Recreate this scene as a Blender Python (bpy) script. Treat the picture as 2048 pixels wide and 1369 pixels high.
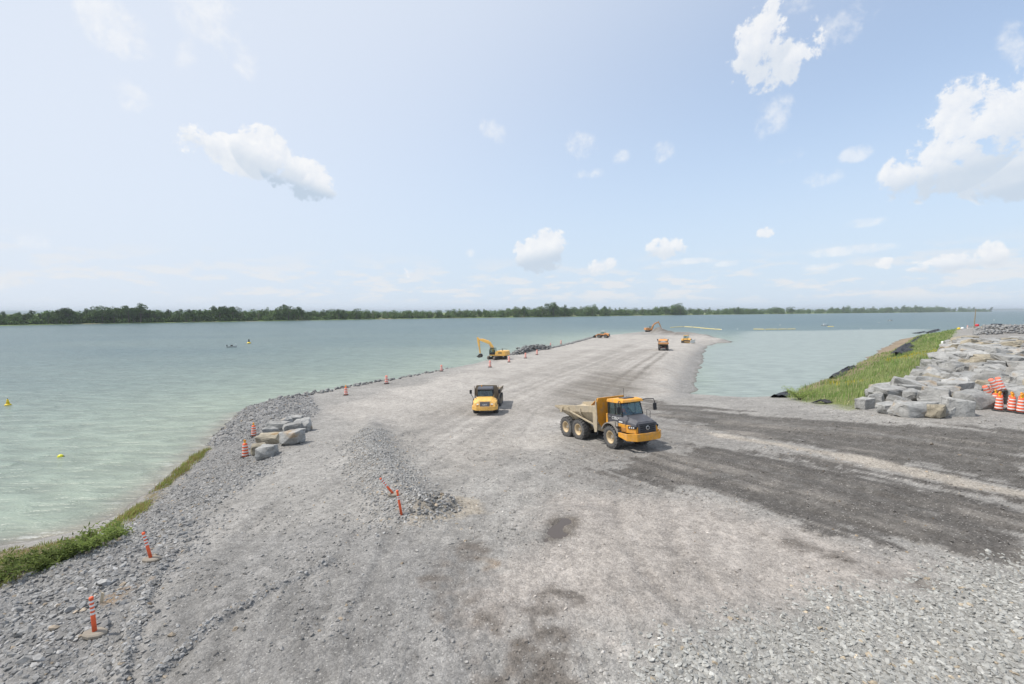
import bpy, bmesh, math, random
import numpy as np
from mathutils import Vector, Matrix, Euler, noise as mnoise

for _o in list(bpy.data.objects):
    bpy.data.objects.remove(_o, do_unlink=True)
SC = bpy.context.scene
COL = SC.collection
rng = np.random.default_rng(7)
random.seed(7)

# ------------------------------------------------------------------ camera
FPX = 910.0                      # focal length in pixels of the 2048-wide photograph
CAM_Z = 9.0
PITCH = math.atan((684.5 - 620.0) / FPX)
cam_data = bpy.data.cameras.new('camera')
cam_data.sensor_width = 36.0
cam_data.lens = 36.0 * FPX / 2048.0
cam_data.clip_start = 0.1
cam_data.clip_end = 80000.0
cam = bpy.data.objects.new('camera', cam_data)
COL.objects.link(cam)
cam.location = (0, 0, CAM_Z)
cam.rotation_euler = (math.pi / 2 - PITCH, 0, 0)
SC.camera = cam

# ------------------------------------------------------------------ light
SUN_EL = math.radians(58)
SUN_AZ = math.radians(-92)       # clockwise from +Y: the sun stands over the water to the left
SUN_DIR = Vector((math.sin(SUN_AZ) * math.cos(SUN_EL), math.cos(SUN_AZ) * math.cos(SUN_EL), math.sin(SUN_EL)))
sun_data = bpy.data.lights.new('sun', 'SUN')
sun_data.energy = 3.0
sun_data.angle = math.radians(0.6)
sun_data.color = (1.0, 0.955, 0.89)
sun = bpy.data.objects.new('sun', sun_data)
COL.objects.link(sun)
sun.rotation_euler = (-SUN_DIR).to_track_quat('-Z', 'Y').to_euler()
sun.location = (-60, 0, 90)

SC.view_settings.view_transform = 'Standard'
SC.view_settings.look = 'None'
SC.view_settings.exposure = 0.45
SC.view_settings.gamma = 1.0
SC.view_settings.use_curve_mapping = False
SC.render.engine = 'CYCLES'
SC.cycles.max_bounces = 6
SC.cycles.diffuse_bounces = 2
SC.cycles.glossy_bounces = 3
SC.cycles.transmission_bounces = 4
SC.cycles.transparent_max_bounces = 6
SC.cycles.volume_bounces = 0
SC.cycles.caustics_reflective = False
SC.cycles.caustics_refractive = False
SC.cycles.use_denoising = True

# ------------------------------------------------------------------ pixel <-> place
def ray(u, v):
    """World direction of the view ray through pixel (u, v) of the photograph."""
    a, b = (u - 1024.0) / FPX, -(v - 684.5) / FPX
    c, s = math.cos(PITCH), math.sin(PITCH)
    return np.array([a, c + b * s, -s + b * c])
def at_h(u, v, h):
    """Point on the ray through (u, v) that lies h metres below the camera."""
    d = ray(u, v)
    t = h / -d[2]
    return np.array([d[0] * t, d[1] * t, CAM_Z - h])

# ------------------------------------------------------------------ world: sky with clouds
world = bpy.data.worlds.new('World')
SC.world = world
world.use_nodes = True
world.cycles.sampling_method = 'NONE'
NT = world.node_tree
NT.nodes.clear()
def N(tree, kind, **kw):
    n = tree.nodes.new(kind)
    for k, v in kw.items():
        setattr(n, k, v)
    return n
def L(tree, a, b):
    tree.links.new(a, b)
def math_node(tree, op, a, b=None, c=None, clamp=False):
    n = tree.nodes.new('ShaderNodeMath'); n.operation = op; n.use_clamp = clamp
    for i, x in enumerate((a, b, c)):
        if x is None: continue
        if isinstance(x, (int, float)): n.inputs[i].default_value = x
        else: tree.links.new(x, n.inputs[i])
    return n.outputs[0]
def vdot(tree, a, vec):
    n = tree.nodes.new('ShaderNodeVectorMath'); n.operation = 'DOT_PRODUCT'
    tree.links.new(a, n.inputs[0]); n.inputs[1].default_value = vec
    return n.outputs['Value']
def mixcol(tree, f, a, b, mode='MIX'):
    n = tree.nodes.new('ShaderNodeMix'); n.data_type = 'RGBA'; n.blend_type = mode
    for i, x in ((0, f), (6, a), (7, b)):
        if isinstance(x, (int, float)): n.inputs[i].default_value = x
        elif isinstance(x, tuple): n.inputs[i].default_value = x if len(x) == 4 else (*x, 1)
        else: tree.links.new(x, n.inputs[i])
    return n.outputs[2]
def smooth(tree, x, lo, hi, to0=0.0, to1=1.0):
    n = tree.nodes.new('ShaderNodeMapRange'); n.interpolation_type = 'SMOOTHSTEP'
    tree.links.new(x, n.inputs[0])
    for i, val in zip((1, 2, 3, 4), (lo, hi, to0, to1)): n.inputs[i].default_value = val
    return n.outputs[0]

SKY_STRENGTH = 0.15
def build_sky():
    t = NT
    sky = N(t, 'ShaderNodeTexSky', sky_type='NISHITA')
    sky.sun_disc = False
    sky.sun_elevation = SUN_EL
    sky.sun_rotation = SUN_AZ
    sky.altitude = 30
    sky.air_density = 1.0
    sky.dust_density = 0.5
    sky.ozone_density = 1.0
    d = N(t, 'ShaderNodeTexCoord').outputs['Generated']
    # wind-torn noise that gives every cloud its outline
    warp = N(t, 'ShaderNodeTexNoise'); warp.inputs['Scale'].default_value = 7; warp.inputs['Detail'].default_value = 2
    L(t, d, warp.inputs['Vector'])
    wv = N(t, 'ShaderNodeVectorMath', operation='MULTIPLY_ADD')
    L(t, warp.outputs['Color'], wv.inputs[0]); wv.inputs[1].default_value = (0.05,) * 3; L(t, d, wv.inputs[2])
    def fbm(vec, scale, detail=7, rough=0.6):
        n = N(t, 'ShaderNodeTexNoise'); n.inputs['Scale'].default_value = scale
        n.inputs['Detail'].default_value = detail; n.inputs['Roughness'].default_value = rough
        L(t, vec, n.inputs['Vector']); return n.outputs['Fac']
    def two(vec):
        return math_node(t, 'ADD', math_node(t, 'MULTIPLY', fbm(vec, 12), .55), math_node(t, 'MULTIPLY', fbm(vec, 42, 5, .65), .45))
    f1 = two(wv.outputs[0])
    sh = N(t, 'ShaderNodeVectorMath', operation='ADD'); L(t, wv.outputs[0], sh.inputs[0])
    sh.inputs[1].default_value = tuple(SUN_DIR * 0.014)
    f2 = two(sh.outputs[0])
    # (u, v, half width, half height, tilt in degrees, opacity, flat grey base)
    clouds = [(470, 308, 120, 42, -22, .95, .3), (540, 315, 85, 60, -15, 1.1, .6), (600, 355, 90, 52, -15, 1.15, 1.0), (375, 272, 70, 36, -25, .7, 0),
              (1085, 503, 64, 48, 12, 1.2, .8), (1325, 497, 52, 28, 0, .95, .4),
              (1520, 90, 75, 85, 10, .72, .35), (1580, 115, 70, 85, -12, .68, .35), (1548, 230, 45, 60, -8, .42, 0),
              (1690, 45, 60, 75, -10, .5, 0), (1600, 5, 50, 30, 0, .45, 0),
              (1890, 325, 160, 75, 14, 1.0, .7), (2000, 240, 160, 130, 42, .95, .4), (2060, 335, 160, 75, 14, 1.05, .8), (2040, 90, 60, 60, 30, .5, 0),
              (2300, 200, 200, 160, 20, .9, .3), (1975, 325, 120, 75, 14, 1.15, .6), (1545, 130, 60, 60, 0, .85, .3),
              (1900, 528, 120, 26, 6, 1.0, .5), (1985, 512, 50, 36, 15, 1.0, .4),
              (1165, 295, 42, 36, -30, .5, 0), (1327, 303, 28, 28, 0, .5, 0), (1240, 312, 24, 20, 0, .4, 0), (1712, 308, 40, 22, 0, .55, 0),
              (1580, 312, 38, 20, 0, .38, 0), (1640, 358, 60, 22, 8, .36, 0), (985, 260, 42, 28, -30, .4, 0), (1180, 346, 40, 14, 0, .35, 0),
              (230, 60, 120, 60, -28, .46, 0), (430, 40, 110, 75, -25, .44, 0), (375, 130, 40, 60, -30, .5, 0), (490, 120, 40, 50, -20, .5, 0), (260, 190, 60, 40, -35, .42, 0),
              (1200, 531, 42, 15, 10, .75, .2), (1372, 523, 70, 8, 0, .58, 0), (1533, 466, 24, 15, 10, .6, .1), (1690, 502, 120, 12, 0, .55, 0),
              (1768, 528, 30, 14, 5, .7, .1), (940, 507, 14, 11, 0, .5, 0), (815, 545, 18, 14, 10, .6, 0), (1730, 446, 50, 12, 0, .4, 0),
              (60, 480, 60, 30, 0, .3, 0), (1460, 528, 40, 8, 0, .5, 0), (1640, 535, 50, 10, 0, .55, 0)]
    crisp = wisp = base_all = None
    for (u, v, a, b, tilt, op, base) in clouds:
        c = ray(u, v); ln = np.linalg.norm(c); c = c / ln
        ct, st = math.cos(math.radians(tilt)), math.sin(math.radians(tilt))
        p1 = ray(u + 10 * ct, v - 10 * st); p1 /= np.linalg.norm(p1)
        p2 = ray(u + 10 * -st, v - 10 * ct); p2 /= np.linalg.norm(p2)
        e1 = p1 - c; s1 = np.linalg.norm(e1) / 10 * a; e1 /= np.linalg.norm(e1)
        e2 = p2 - c; s2 = np.linalg.norm(e2) / 10 * b; e2 /= np.linalg.norm(e2)
        E1 = e1 / s1; E1 = E1 - c * np.dot(E1, c); E2 = e2 / s2; E2 = E2 - c * np.dot(E2, c)
        x = vdot(t, d, tuple(E1)); y = vdot(t, d, tuple(E2))
        r2 = math_node(t, 'MULTIPLY_ADD', x, x, math_node(t, 'MULTIPLY', y, y))
        m = math_node(t, 'MULTIPLY_ADD', r2, -op, op)
        if op >= .6: crisp = m if crisp is None else math_node(t, 'MAXIMUM', crisp, m)
        else: wisp = m if wisp is None else math_node(t, 'MAXIMUM', wisp, m)
        if base:
            lo = smooth(t, y, 0.2, -0.45)
            bb = math_node(t, 'MULTIPLY', math_node(t, 'MULTIPLY', lo, base), math_node(t, 'MULTIPLY', m, 5.0, clamp=True))
            base_all = bb if base_all is None else math_node(t, 'MAXIMUM', base_all, bb)
    # low bank of small far clouds all round the horizon
    sep = N(t, 'ShaderNodeSeparateXYZ'); L(t, d, sep.inputs[0])
    st_ = N(t, 'ShaderNodeVectorMath', operation='MULTIPLY'); L(t, d, st_.inputs[0]); st_.inputs[1].default_value = (1, 1, 4.2)
    hn = fbm(st_.outputs[0], 13, 7, .62)
    band = math_node(t, 'MULTIPLY', smooth(t, sep.outputs[2], 0.008, 0.03), smooth(t, sep.outputs[2], 0.13, 0.05))
    hb = math_node(t, 'MULTIPLY', band, smooth(t, hn, 0.47, 0.60, 0.0, 0.85))
    nz = math_node(t, 'SUBTRACT', f1, 0.5)
    up = math_node(t, 'GREATER_THAN', sep.outputs[2], 0.0)
    ec = math_node(t, 'MULTIPLY_ADD', nz, 4.6, crisp)
    ac = math_node(t, 'MULTIPLY', smooth(t, ec, 0.22, 0.62), math_node(t, 'MULTIPLY', crisp, 7.0, clamp=True))
    ew = math_node(t, 'MULTIPLY_ADD', nz, 3.2, wisp)
    aw = math_node(t, 'MULTIPLY', smooth(t, ew, 0.05, 0.75, 0.0, 0.62), math_node(t, 'MULTIPLY', wisp, 4.0, clamp=True))
    alpha = math_node(t, 'MULTIPLY', math_node(t, 'MAXIMUM', ac, aw), math_node(t, 'MULTIPLY', up, 0.86))
    lit = math_node(t, 'MULTIPLY_ADD', math_node(t, 'SUBTRACT', f1, f2), 4.5, 0.55, clamp=True)
    white = mixcol(t, lit, (4.1, 4.25, 4.5), (4.75, 4.75, 4.75))
    white = mixcol(t, math_node(t, 'MULTIPLY', base_all, 1.0), white, (2.55, 3.05, 3.65))
    # humid summer air: aerosol whitens the sky towards the sun and towards the horizon
    toward = vdot(t, d, tuple(SUN_DIR))
    hz = mixcol(t, smooth(t, sep.outputs[2], 0.5, 0.0, 0.3, 0.93), sky.outputs[0], (3.05, 3.6, 4.3))
    hz = mixcol(t, smooth(t, toward, -0.1, 0.7, 0.03, 0.88), hz, (3.78, 4.05, 4.5))
    col = mixcol(t, hb, hz, (4.0, 4.1, 4.25))
    col = mixcol(t, alpha, col, white)
    bg = N(t, 'ShaderNodeBackground'); bg.inputs['Strength'].default_value = SKY_STRENGTH
    L(t, col, bg.inputs['Color'])
    out = N(t, 'ShaderNodeOutputWorld'); L(t, bg.outputs[0], out.inputs['Surface'])
build_sky()

# ------------------------------------------------------------------ small numpy noise
def _hash(ix, iy, seed):
    h = (ix.astype(np.int64) * 374761393 + iy.astype(np.int64) * 668265263 + seed * 1442695041) & 0x7fffffff
    h = ((h ^ (h >> 13)) * 1274126177) & 0x7fffffff
    return ((h ^ (h >> 16)) & 0xffff) / 65535.0
def vnoise(x, y, seed=0):
    x = np.asarray(x, float); y = np.asarray(y, float)
    ix, iy = np.floor(x), np.floor(y); fx, fy = x - ix, y - iy
    fx = fx * fx * (3 - 2 * fx); fy = fy * fy * (3 - 2 * fy)
    a, b = _hash(ix, iy, seed), _hash(ix + 1, iy, seed)
    c, d = _hash(ix, iy + 1, seed), _hash(ix + 1, iy + 1, seed)
    return (a * (1 - fx) + b * fx) * (1 - fy) + (c * (1 - fx) + d * fx) * fy
def fbm(x, y, s, seed=0, octv=4):
    """Fractal noise about 0, roughly -0.5..0.5, with features of s metres."""
    r = 0; a = 0.5; f = 1.0 / s
    for i in range(octv):
        r = r + a * (vnoise(x * f + 17.3 * i, y * f - 9.1 * i, seed + i) - 0.5) * 1.3
        a *= 0.5; f *= 2.03
    return r
def sstep(x, lo, hi):
    k = np.clip((x - lo) / (hi - lo), 0, 1)
    return k * k * (3 - 2 * k)

# ------------------------------------------------------------------ object helpers
def link(o):
    COL.objects.link(o); return o
def tag(o, label=None, cat=None, group=None, kind=None):
    if label: o['label'] = label
    if cat: o['category'] = cat
    if group: o['group'] = group
    if kind: o['kind'] = kind
    return o
def empty(name, loc, rz=0.0, label=None, cat=None, group=None, rot=None):
    o = link(bpy.data.objects.new(name, None))
    o.location = loc
    o.rotation_euler = rot if rot is not None else (0, 0, rz)
    o.empty_display_size = 0.3
    return tag(o, label, cat, group)
def mesh_obj(name, me, parent=None):
    o = link(bpy.data.objects.new(name, me))
    if parent is not None: o.parent = parent
    return o
def copy_tree(o, parent=None):
    c = o.copy(); COL.objects.link(c); c.parent = parent
    for ch in list(o.children): copy_tree(ch, c)
    return c
def np_mesh(name, verts, faces, nside):
    """Fast mesh from an (n,3) array and an (m,nside) index array."""
    me = bpy.data.meshes.new(name)
    verts = np.asarray(verts, np.float32); faces = np.asarray(faces, np.int32)
    me.vertices.add(len(verts)); me.vertices.foreach_set('co', verts.ravel())
    me.loops.add(faces.size); me.loops.foreach_set('vertex_index', faces.ravel())
    me.polygons.add(len(faces))
    me.polygons.foreach_set('loop_start', np.arange(0, faces.size, nside, dtype=np.int32))
    me.polygons.foreach_set('loop_total', np.full(len(faces), nside, np.int32))
    me.update(calc_edges=True); me.validate()
    return me
def color_attr(me, name, cols, domain='POINT'):
    a = me.attributes.new(name, 'FLOAT_COLOR', domain)
    c = np.ones((len(cols), 4), np.float32); c[:, :cols.shape[1]] = cols
    a.data.foreach_set('color', c.ravel())

class MB:
    """Collects shapes into one mesh."""
    def __init__(s): s.v = []; s.f = []; s.M = None
    def add(s, vs, fs):
        n = len(s.v)
        for p in vs:
            p = Vector(p)
            s.v.append(s.M @ p if s.M is not None else p)
        s.f += [tuple(i + n for i in f) for f in fs]
        return s
    def hexa(s, p):
        """8 corners: bottom loop 0-3 counter-clockwise from above, then top loop 4-7."""
        return s.add(p, [(3, 2, 1, 0), (4, 5, 6, 7), (0, 1, 5, 4), (1, 2, 6, 5), (2, 3, 7, 6), (3, 0, 4, 7)])
    def box(s, x0, x1, y0, y1, z0, z1):
        return s.hexa([(x0, y0, z0), (x1, y0, z0), (x1, y1, z0), (x0, y1, z0), (x0, y0, z1), (x1, y0, z1), (x1, y1, z1), (x0, y1, z1)])
    def prism_y(s, poly, y0, y1, y0b=None, y1b=None):
        """Polygon of (x, z) points extruded along y."""
        n = len(poly)
        vs = [(x, y0, z) for x, z in poly] + [(x, y1, z) for x, z in poly]
        fs = [tuple(range(n)), tuple(range(2 * n - 1, n - 1, -1))]
        fs += [(i, i + n, (i + 1) % n + n, (i + 1) % n) for i in range(n)]
        return s.add(vs, fs)
    def loft(s, secs, cap=True, closed=True):
        n = len(secs[0]); vs = [p for c in secs for p in c]; fs = []
        for k in range(len(secs) - 1):
            for i in range(n if closed else n - 1):
                j = (i + 1) % n
                fs.append((k * n + i, k * n + j, (k + 1) * n + j, (k + 1) * n + i))
        if cap:
            fs.append(tuple(range(n - 1, -1, -1))); fs.append(tuple(range((len(secs) - 1) * n, len(secs) * n)))
        return s.add(vs, fs)
    def cyl(s, p0, p1, r0, r1=None, n=12, cap=True):
        p0, p1 = Vector(p0), Vector(p1); r1 = r0 if r1 is None else r1
        ax = (p1 - p0).normalized(); a = ax.orthogonal().normalized(); b = ax.cross(a)
        secs = []
        for p, r in ((p0, r0), (p1, r1)):
            secs.append([p + (a * math.cos(2 * math.pi * i / n) + b * math.sin(2 * math.pi * i / n)) * r for i in range(n)])
        return s.loft(secs, cap)
    def tube(s, path, r, n=6):
        path = [Vector(p) for p in path]; secs = []; a = None
        for i, p in enumerate(path):
            d = (path[min(i + 1, len(path) - 1)] - path[max(i - 1, 0)]).normalized()
            if a is None: a = d.orthogonal().normalized()
            a = (a - d * a.dot(d)).normalized(); b = d.cross(a)
            rr = r[i] if isinstance(r, (list, tuple)) else r
            secs.append([p + (a * math.cos(2 * math.pi * k / n) + b * math.sin(2 * math.pi * k / n)) * rr for k in range(n)])
        return s.loft(secs)
    def lathe_z(s, prof, n=16, cap=True, c=(0, 0, 0)):
        return s.loft([[(c[0] + r * math.cos(2 * math.pi * i / n), c[1] + r * math.sin(2 * math.pi * i / n), c[2] + z) for i in range(n)] for r, z in prof], cap)
    def lathe_y(s, prof, n=20, cap=True, c=(0, 0, 0)):
        return s.loft([[(c[0] + r * math.sin(2 * math.pi * i / n), c[1] + h, c[2] + r * math.cos(2 * math.pi * i / n)) for i in range(n)] for r, h in prof], cap)
    def mesh(s, name, smooth=False):
        me = bpy.data.meshes.new(name)
        me.from_pydata([tuple(p) for p in s.v], [], s.f)
        bm = bmesh.new(); bm.from_mesh(me)
        bmesh.ops.recalc_face_normals(bm, faces=bm.faces)
        bm.to_mesh(me); bm.free()
        if smooth:
            me.polygons.foreach_set('use_smooth', [True] * len(me.polygons))
        return me
    def build(s, name, m, parent=None, bevel=0.0, smooth=False, loc=None):
        me = s.mesh(name, smooth); me.materials.append(m)
        o = mesh_obj(name, me, parent)
        if loc is not None: o.location = loc
        if bevel:
            b = o.modifiers.new('bevel', 'BEVEL'); b.width = bevel; b.segments = 2; b.limit_method = 'ANGLE'; b.angle_limit = math.radians(35)
        return o

# ------------------------------------------------------------------ materials
def new_mat(name):
    m = bpy.data.materials.new(name); m.use_nodes = True
    t = m.node_tree; b = t.nodes['Principled BSDF']
    return m, t, b
def paint(name, rgb, rough=0.5, metal=0.0, var=0.12, scale=4.0, dust=0.0, dust_rgb=(0.36, 0.31, 0.25), bump=0.0, spec=0.5):
    """Solid surface with grain, blotches and, where asked, dried road dust."""
    m, t, b = new_mat(name)
    tc = N(t, 'ShaderNodeTexCoord')
    n1 = N(t, 'ShaderNodeTexNoise'); n1.inputs['Scale'].default_value = scale; n1.inputs['Detail'].default_value = 6
    L(t, tc.outputs['Object'], n1.inputs['Vector'])
    k = smooth(t, n1.outputs['Fac'], 0.3, 0.7, 1 - var, 1 + var)
    c = N(t, 'ShaderNodeVectorMath', operation='SCALE'); c.inputs[0].default_value = rgb; L(t, k, c.inputs['Scale'])
    col = c.outputs[0]
    if dust:
        n2 = N(t, 'ShaderNodeTexNoise'); n2.inputs['Scale'].default_value = 1.7; n2.inputs['Detail'].default_value = 8; n2.inputs['Roughness'].default_value = .65
        L(t, tc.outputs['Object'], n2.inputs['Vector'])
        f = smooth(t, n2.outputs['Fac'], 0.62 - dust * 0.45, 0.85 - dust * 0.2, 0, min(1, 0.35 + dust * .6))
        col = mixcol(t, f, col, dust_rgb)
    L(t, col, b.inputs['Base Color'])
    b.inputs['Metallic'].default_value = metal
    L(t, smooth(t, n1.outputs['Fac'], 0.2, 0.8, max(0.05, rough - 0.1), min(1, rough + 0.12)), b.inputs['Roughness'])
    b.inputs['Specular IOR Level'].default_value = spec
    if bump:
        bp = N(t, 'ShaderNodeBump'); bp.inputs['Strength'].default_value = bump; bp.inputs['Distance'].default_value = 0.02
        L(t, n1.outputs['Fac'], bp.inputs['Height']); L(t, bp.outputs[0], b.inputs['Normal'])
    return m
# ================================================================== land shape
WATER_Z = -5.0
HW, HC = CAM_Z - WATER_Z, 12.7           # metres below the camera: water, causeway top
# shoreline: (pixel u, v, metres below camera, shift, bank slope)
_sh = [(-300, 1190, HW, 0, .30), (-100, 1120, HW, 0, .30), (0, 1095, HW, 0, .30), (60, 1085, HW, 0, .30), (160, 1062, HW, 0, .30), (240, 1030, HW, 0, .30),
       (300, 985, HW, 0, .30), (355, 940, HW, 0, .30), (410, 895, HW, 0, .32), (455, 850, HW, 0, .34), (500, 815, HW, 0, .36),
       (640, 783, HC, 2, .6), (690, 773, HC, 2, .6), (770, 759, HC, 2, .6), (860, 744, HC, 2, .6), (950, 724, HC, 2, .6), (1010, 709, HC, 2, .6),
       (1060, 700, HC, 2.5, .6), (1110, 693, HC, 2.5, .6), (1190, 672, HC, 3, .6), (1290, 664, HC, 3, .6), (1340, 665, HC, 3, .5), (1390, 670, HC, 2, .5), (1440, 674, HC, 2, .5),
       (1472, 680, HC, 1, .5), (1440, 687, HW, 0, .3), (1415, 692, HW, 0, .28), (1408, 705, HW, 0, .26), (1400, 740, HW, 0, .26), (1392, 770, HW, 0, .26), (1389, 791, HW, 0, .26),
       (1430, 797, HW, 0, .2), (1500, 797, HW, 0, .2), (1570, 792, HW, 0, .22), (1600, 778, HW, 0, .26), (1660, 755, HW, 0, .3), (1720, 725, HW, 0, .3),
       (1770, 695, HW, 0, .3), (1800, 680, HW, 0, .3)]
SHORE = []; SLOPE = []
for (u, v, h, off, sl) in _sh:
    p = at_h(u, v, h); SHORE.append((p[0] - off * .7, p[1] + off * .7)); SLOPE.append(sl)
for p, sl in (((197, 222), .3), ((225, 231), .3), ((300, 238), .3), ((700, 262), .3), ((1200, 300), .3), ((1200, -60), .3), ((-120, -60), .3), ((-60, 2), .3)):
    SHORE.append(p); SLOPE.append(sl)
SHORE = np.array(SHORE, float); SLOPE = np.array(SLOPE)

def poly_sd(x, y, P, want_seg=False):
    """Signed distance to a closed polygon (positive inside); optionally the blended per-vertex value index."""
    x = np.asarray(x, float); y = np.asarray(y, float)
    best = np.full(x.shape, 1e18); inside = np.zeros(x.shape, bool)
    seg = np.zeros(x.shape, int); tt = np.zeros(x.shape)
    n = len(P)
    for i in range(n):
        ax, ay = P[i]; bx, by = P[(i + 1) % n]
        dx, dy = bx - ax, by - ay
        k = np.clip(((x - ax) * dx + (y - ay) * dy) / (dx * dx + dy * dy + 1e-12), 0, 1)
        d = (x - ax - k * dx) ** 2 + (y - ay - k * dy) ** 2
        m = d < best
        best = np.where(m, d, best)
        if want_seg: seg = np.where(m, i, seg); tt = np.where(m, k, tt)
        if abs(dy) > 1e-12:
            c = ((ay > y) != (by > y)) & (x < dx * (y - ay) / dy + ax)
            inside ^= c
    sd = np.where(inside, 1, -1) * np.sqrt(best)
    return (sd, seg, tt) if want_seg else sd
def line_d(x, y, P, signed=False):
    """Distance to an open polyline and the position along it (0..1)."""
    x = np.asarray(x, float); y = np.asarray(y, float)
    best = np.full(x.shape, 1e18); along = np.zeros(x.shape); sgn = np.ones(x.shape); n = len(P) - 1
    for i in range(n):
        (ax, ay), (bx, by) = P[i], P[i + 1]
        dx, dy = bx - ax, by - ay
        k = np.clip(((x - ax) * dx + (y - ay) * dy) / (dx * dx + dy * dy + 1e-12), 0, 1)
        d = (x - ax - k * dx) ** 2 + (y - ay - k * dy) ** 2
        m = d < best; best = np.where(m, d, best); along = np.where(m, (i + k) / n, along)
        if signed: sgn = np.where(m, np.sign(dx * (y - ay) - dy * (x - ax)), sgn)
    return np.sqrt(best) * (sgn if signed else 1), along

_tp = [(1024, 1369, 9.0), (500, 1369, 9.05), (250, 1369, 9.2), (0, 1369, 9.5), (-200, 1300, 10), (1500, 1369, 8.9), (2048, 1369, 8.6), (2300, 1200, 8.2),
       (350, 1200, 9.15), (150, 1240, 9.35), (700, 1150, 9.1), (1024, 1150, 9.05), (1500, 1150, 8.9), (2048, 1130, 8.4),
       (300, 1110, 9.6), (450, 1030, 9.9), (650, 1020, 9.75), (850, 1000, 9.6), (1100, 1000, 9.4), (1400, 1000, 9.1), (1700, 1000, 8.7), (2048, 1000, 8.1),
       (420, 960, 10.6), (520, 920, 11.0), (640, 900, 10.9), (800, 900, 10.6), (1000, 900, 10.3), (1230, 900, 9.75), (1400, 880, 9.5), (1600, 880, 8.9), (1850, 880, 8.0), (2048, 880, 7.6),
       (560, 880, 11.4), (640, 840, 12.2), (800, 840, 12.0), (980, 832, 12.5), (1150, 838, 11.6), (1140, 875, 10.4), (1290, 802, 11.5), (1400, 812, 10.2), (1560, 808, 9.7),
       (1720, 815, 8.5), (1800, 830, 7.9), (2000, 823, 7.5), (2048, 780, 7.5), (700, 800, 12.6), (900, 760, HC), (1150, 770, HC), (1250, 760, HC), (1330, 760, HC),
       (1050, 720, HC), (1250, 700, HC), (1380, 700, HC), (1300, 668, HC), (1440, 681, HC), (1900, 700, 7.8), (1850, 740, 7.8), (2048, 720, 7.6), (1925, 660, 7.8),
       (2048, 660, 7.7), (2200, 650, 7.7), (1800, 790, 7.8), (1640, 800, 9.6)]
TP = np.array([at_h(*q) for q in _tp] + [(-10, 3, 0), (0, 3, 0), (12, 3, .2), (25, 5, .5), (500, 500, 1), (900, 100, 1.4), (-30, 5, -.8), (300, 100, 1.4)])
_d = np.hypot(TP[:, None, 0] - TP[None, :, 0], TP[:, None, 1] - TP[None, :, 1])
_A = np.zeros((len(TP) + 1,) * 2); _A[:-1, :-1] = _d + np.eye(len(TP)) * -0.8; _A[:-1, -1] = 1; _A[-1, :-1] = 1
TW = np.linalg.solve(_A, np.append(TP[:, 2], 0))
def top_z(x, y):
    r = np.full(np.shape(x), TW[-1], float)
    for i in range(len(TP)):
        r = r + TW[i] * np.sqrt((x - TP[i, 0]) ** 2 + (y - TP[i, 1]) ** 2 + 1.0)
    return r
def base_z(x, y):
    x = np.asarray(x, float); y = np.asarray(y, float)
    sd, seg, k = poly_sd(x, y, SHORE, True)
    sl = SLOPE[seg] * (1 - k) + SLOPE[(seg + 1) % len(SLOPE)] * k
    sdw = sd + fbm(x, y, 5, 3) * 1.6 * np.clip(y / 40, .5, 1.4)
    t = top_z(x, y)
    b = WATER_Z + np.where(sdw > 0, sl * sdw, np.maximum(0.3 * sdw, -4))
    w = 0.35
    h = np.clip(0.5 + 0.5 * (b - t) / w, 0, 1)
    return b * (1 - h) + t * h - w * h * (1 - h)
def ground_hit(u, v, f=base_z):
    """Where the view ray through a pixel first meets the land (or the water sheet)."""
    d = ray(u, v); ts = np.geomspace(6, 900, 500)
    p = np.outer(ts, d); z = CAM_Z + p[:, 2]; g = np.maximum(f(p[:, 0], p[:, 1]), WATER_Z)
    i = int(np.argmax(z < g))
    if z[i] >= g[i]: i = len(ts) - 1
    t2 = np.linspace(ts[max(i - 1, 0)], ts[i], 40)
    p = np.outer(t2, d); g = np.maximum(f(p[:, 0], p[:, 1]), WATER_Z)
    df = CAM_Z + p[:, 2] - g; k = int(np.argmax(df < 0)) if (df < 0).any() else len(t2) - 1
    hi = t2[k] if k == 0 else t2[k - 1] + (t2[k] - t2[k - 1]) * df[k - 1] / (df[k - 1] - df[k] + 1e-9)
    q = d * hi
    return np.array([q[0], q[1], CAM_Z + q[2]])
def gpoly(pts): return [tuple(ground_hit(u, v)[:2]) for u, v in pts]

# ------------------------------------------------------------------ places on the land, read off the photograph
Z_ROAD1 = gpoly([(1190, 940), (1300, 908), (1420, 888), (1560, 905), (1700, 935), (1850, 965), (2080, 1006), (2080, 1135), (1960, 1128), (1800, 1088), (1600, 1035), (1450, 990), (1300, 965)])
Z_ROAD2 = gpoly([(1285, 800), (1400, 815), (1600, 836), (1800, 850), (2080, 864), (2080, 985), (1900, 945), (1700, 905), (1500, 872), (1400, 850), (1330, 838)])
Z_STRIP = gpoly([(1400, 862), (1500, 878), (1700, 908), (1900, 950), (2080, 992), (2080, 1006), (1850, 957), (1700, 924), (1560, 894), (1440, 876)])
Z_PINK = gpoly([(1100, 990), (1230, 985), (1450, 1010), (1650, 1062), (1850, 1128), (1890, 1180), (1600, 1232), (1300, 1250), (1010, 1240), (950, 1190), (1030, 1090)])
Z_FIELD = gpoly([(1380, 1290), (1520, 1240), (1650, 1205), (1820, 1178), (1930, 1135), (2200, 1120), (2200, 1420), (1250, 1420)])
Z_PACKED = gpoly([(270, 1420), (300, 1240), (345, 1135), (480, 1075), (640, 1050), (820, 1065), (960, 1100), (1010, 1180), (1000, 1420)])
Z_BERM = gpoly([(-150, 1420), (262, 1420), (285, 1250), (330, 1120), (420, 1020), (520, 940), (560, 900), (640, 820), (600, 785), (500, 805), (440, 860), (400, 915), (330, 980), (265, 1045), (150, 1110), (0, 1172), (-150, 1230)])
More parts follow.
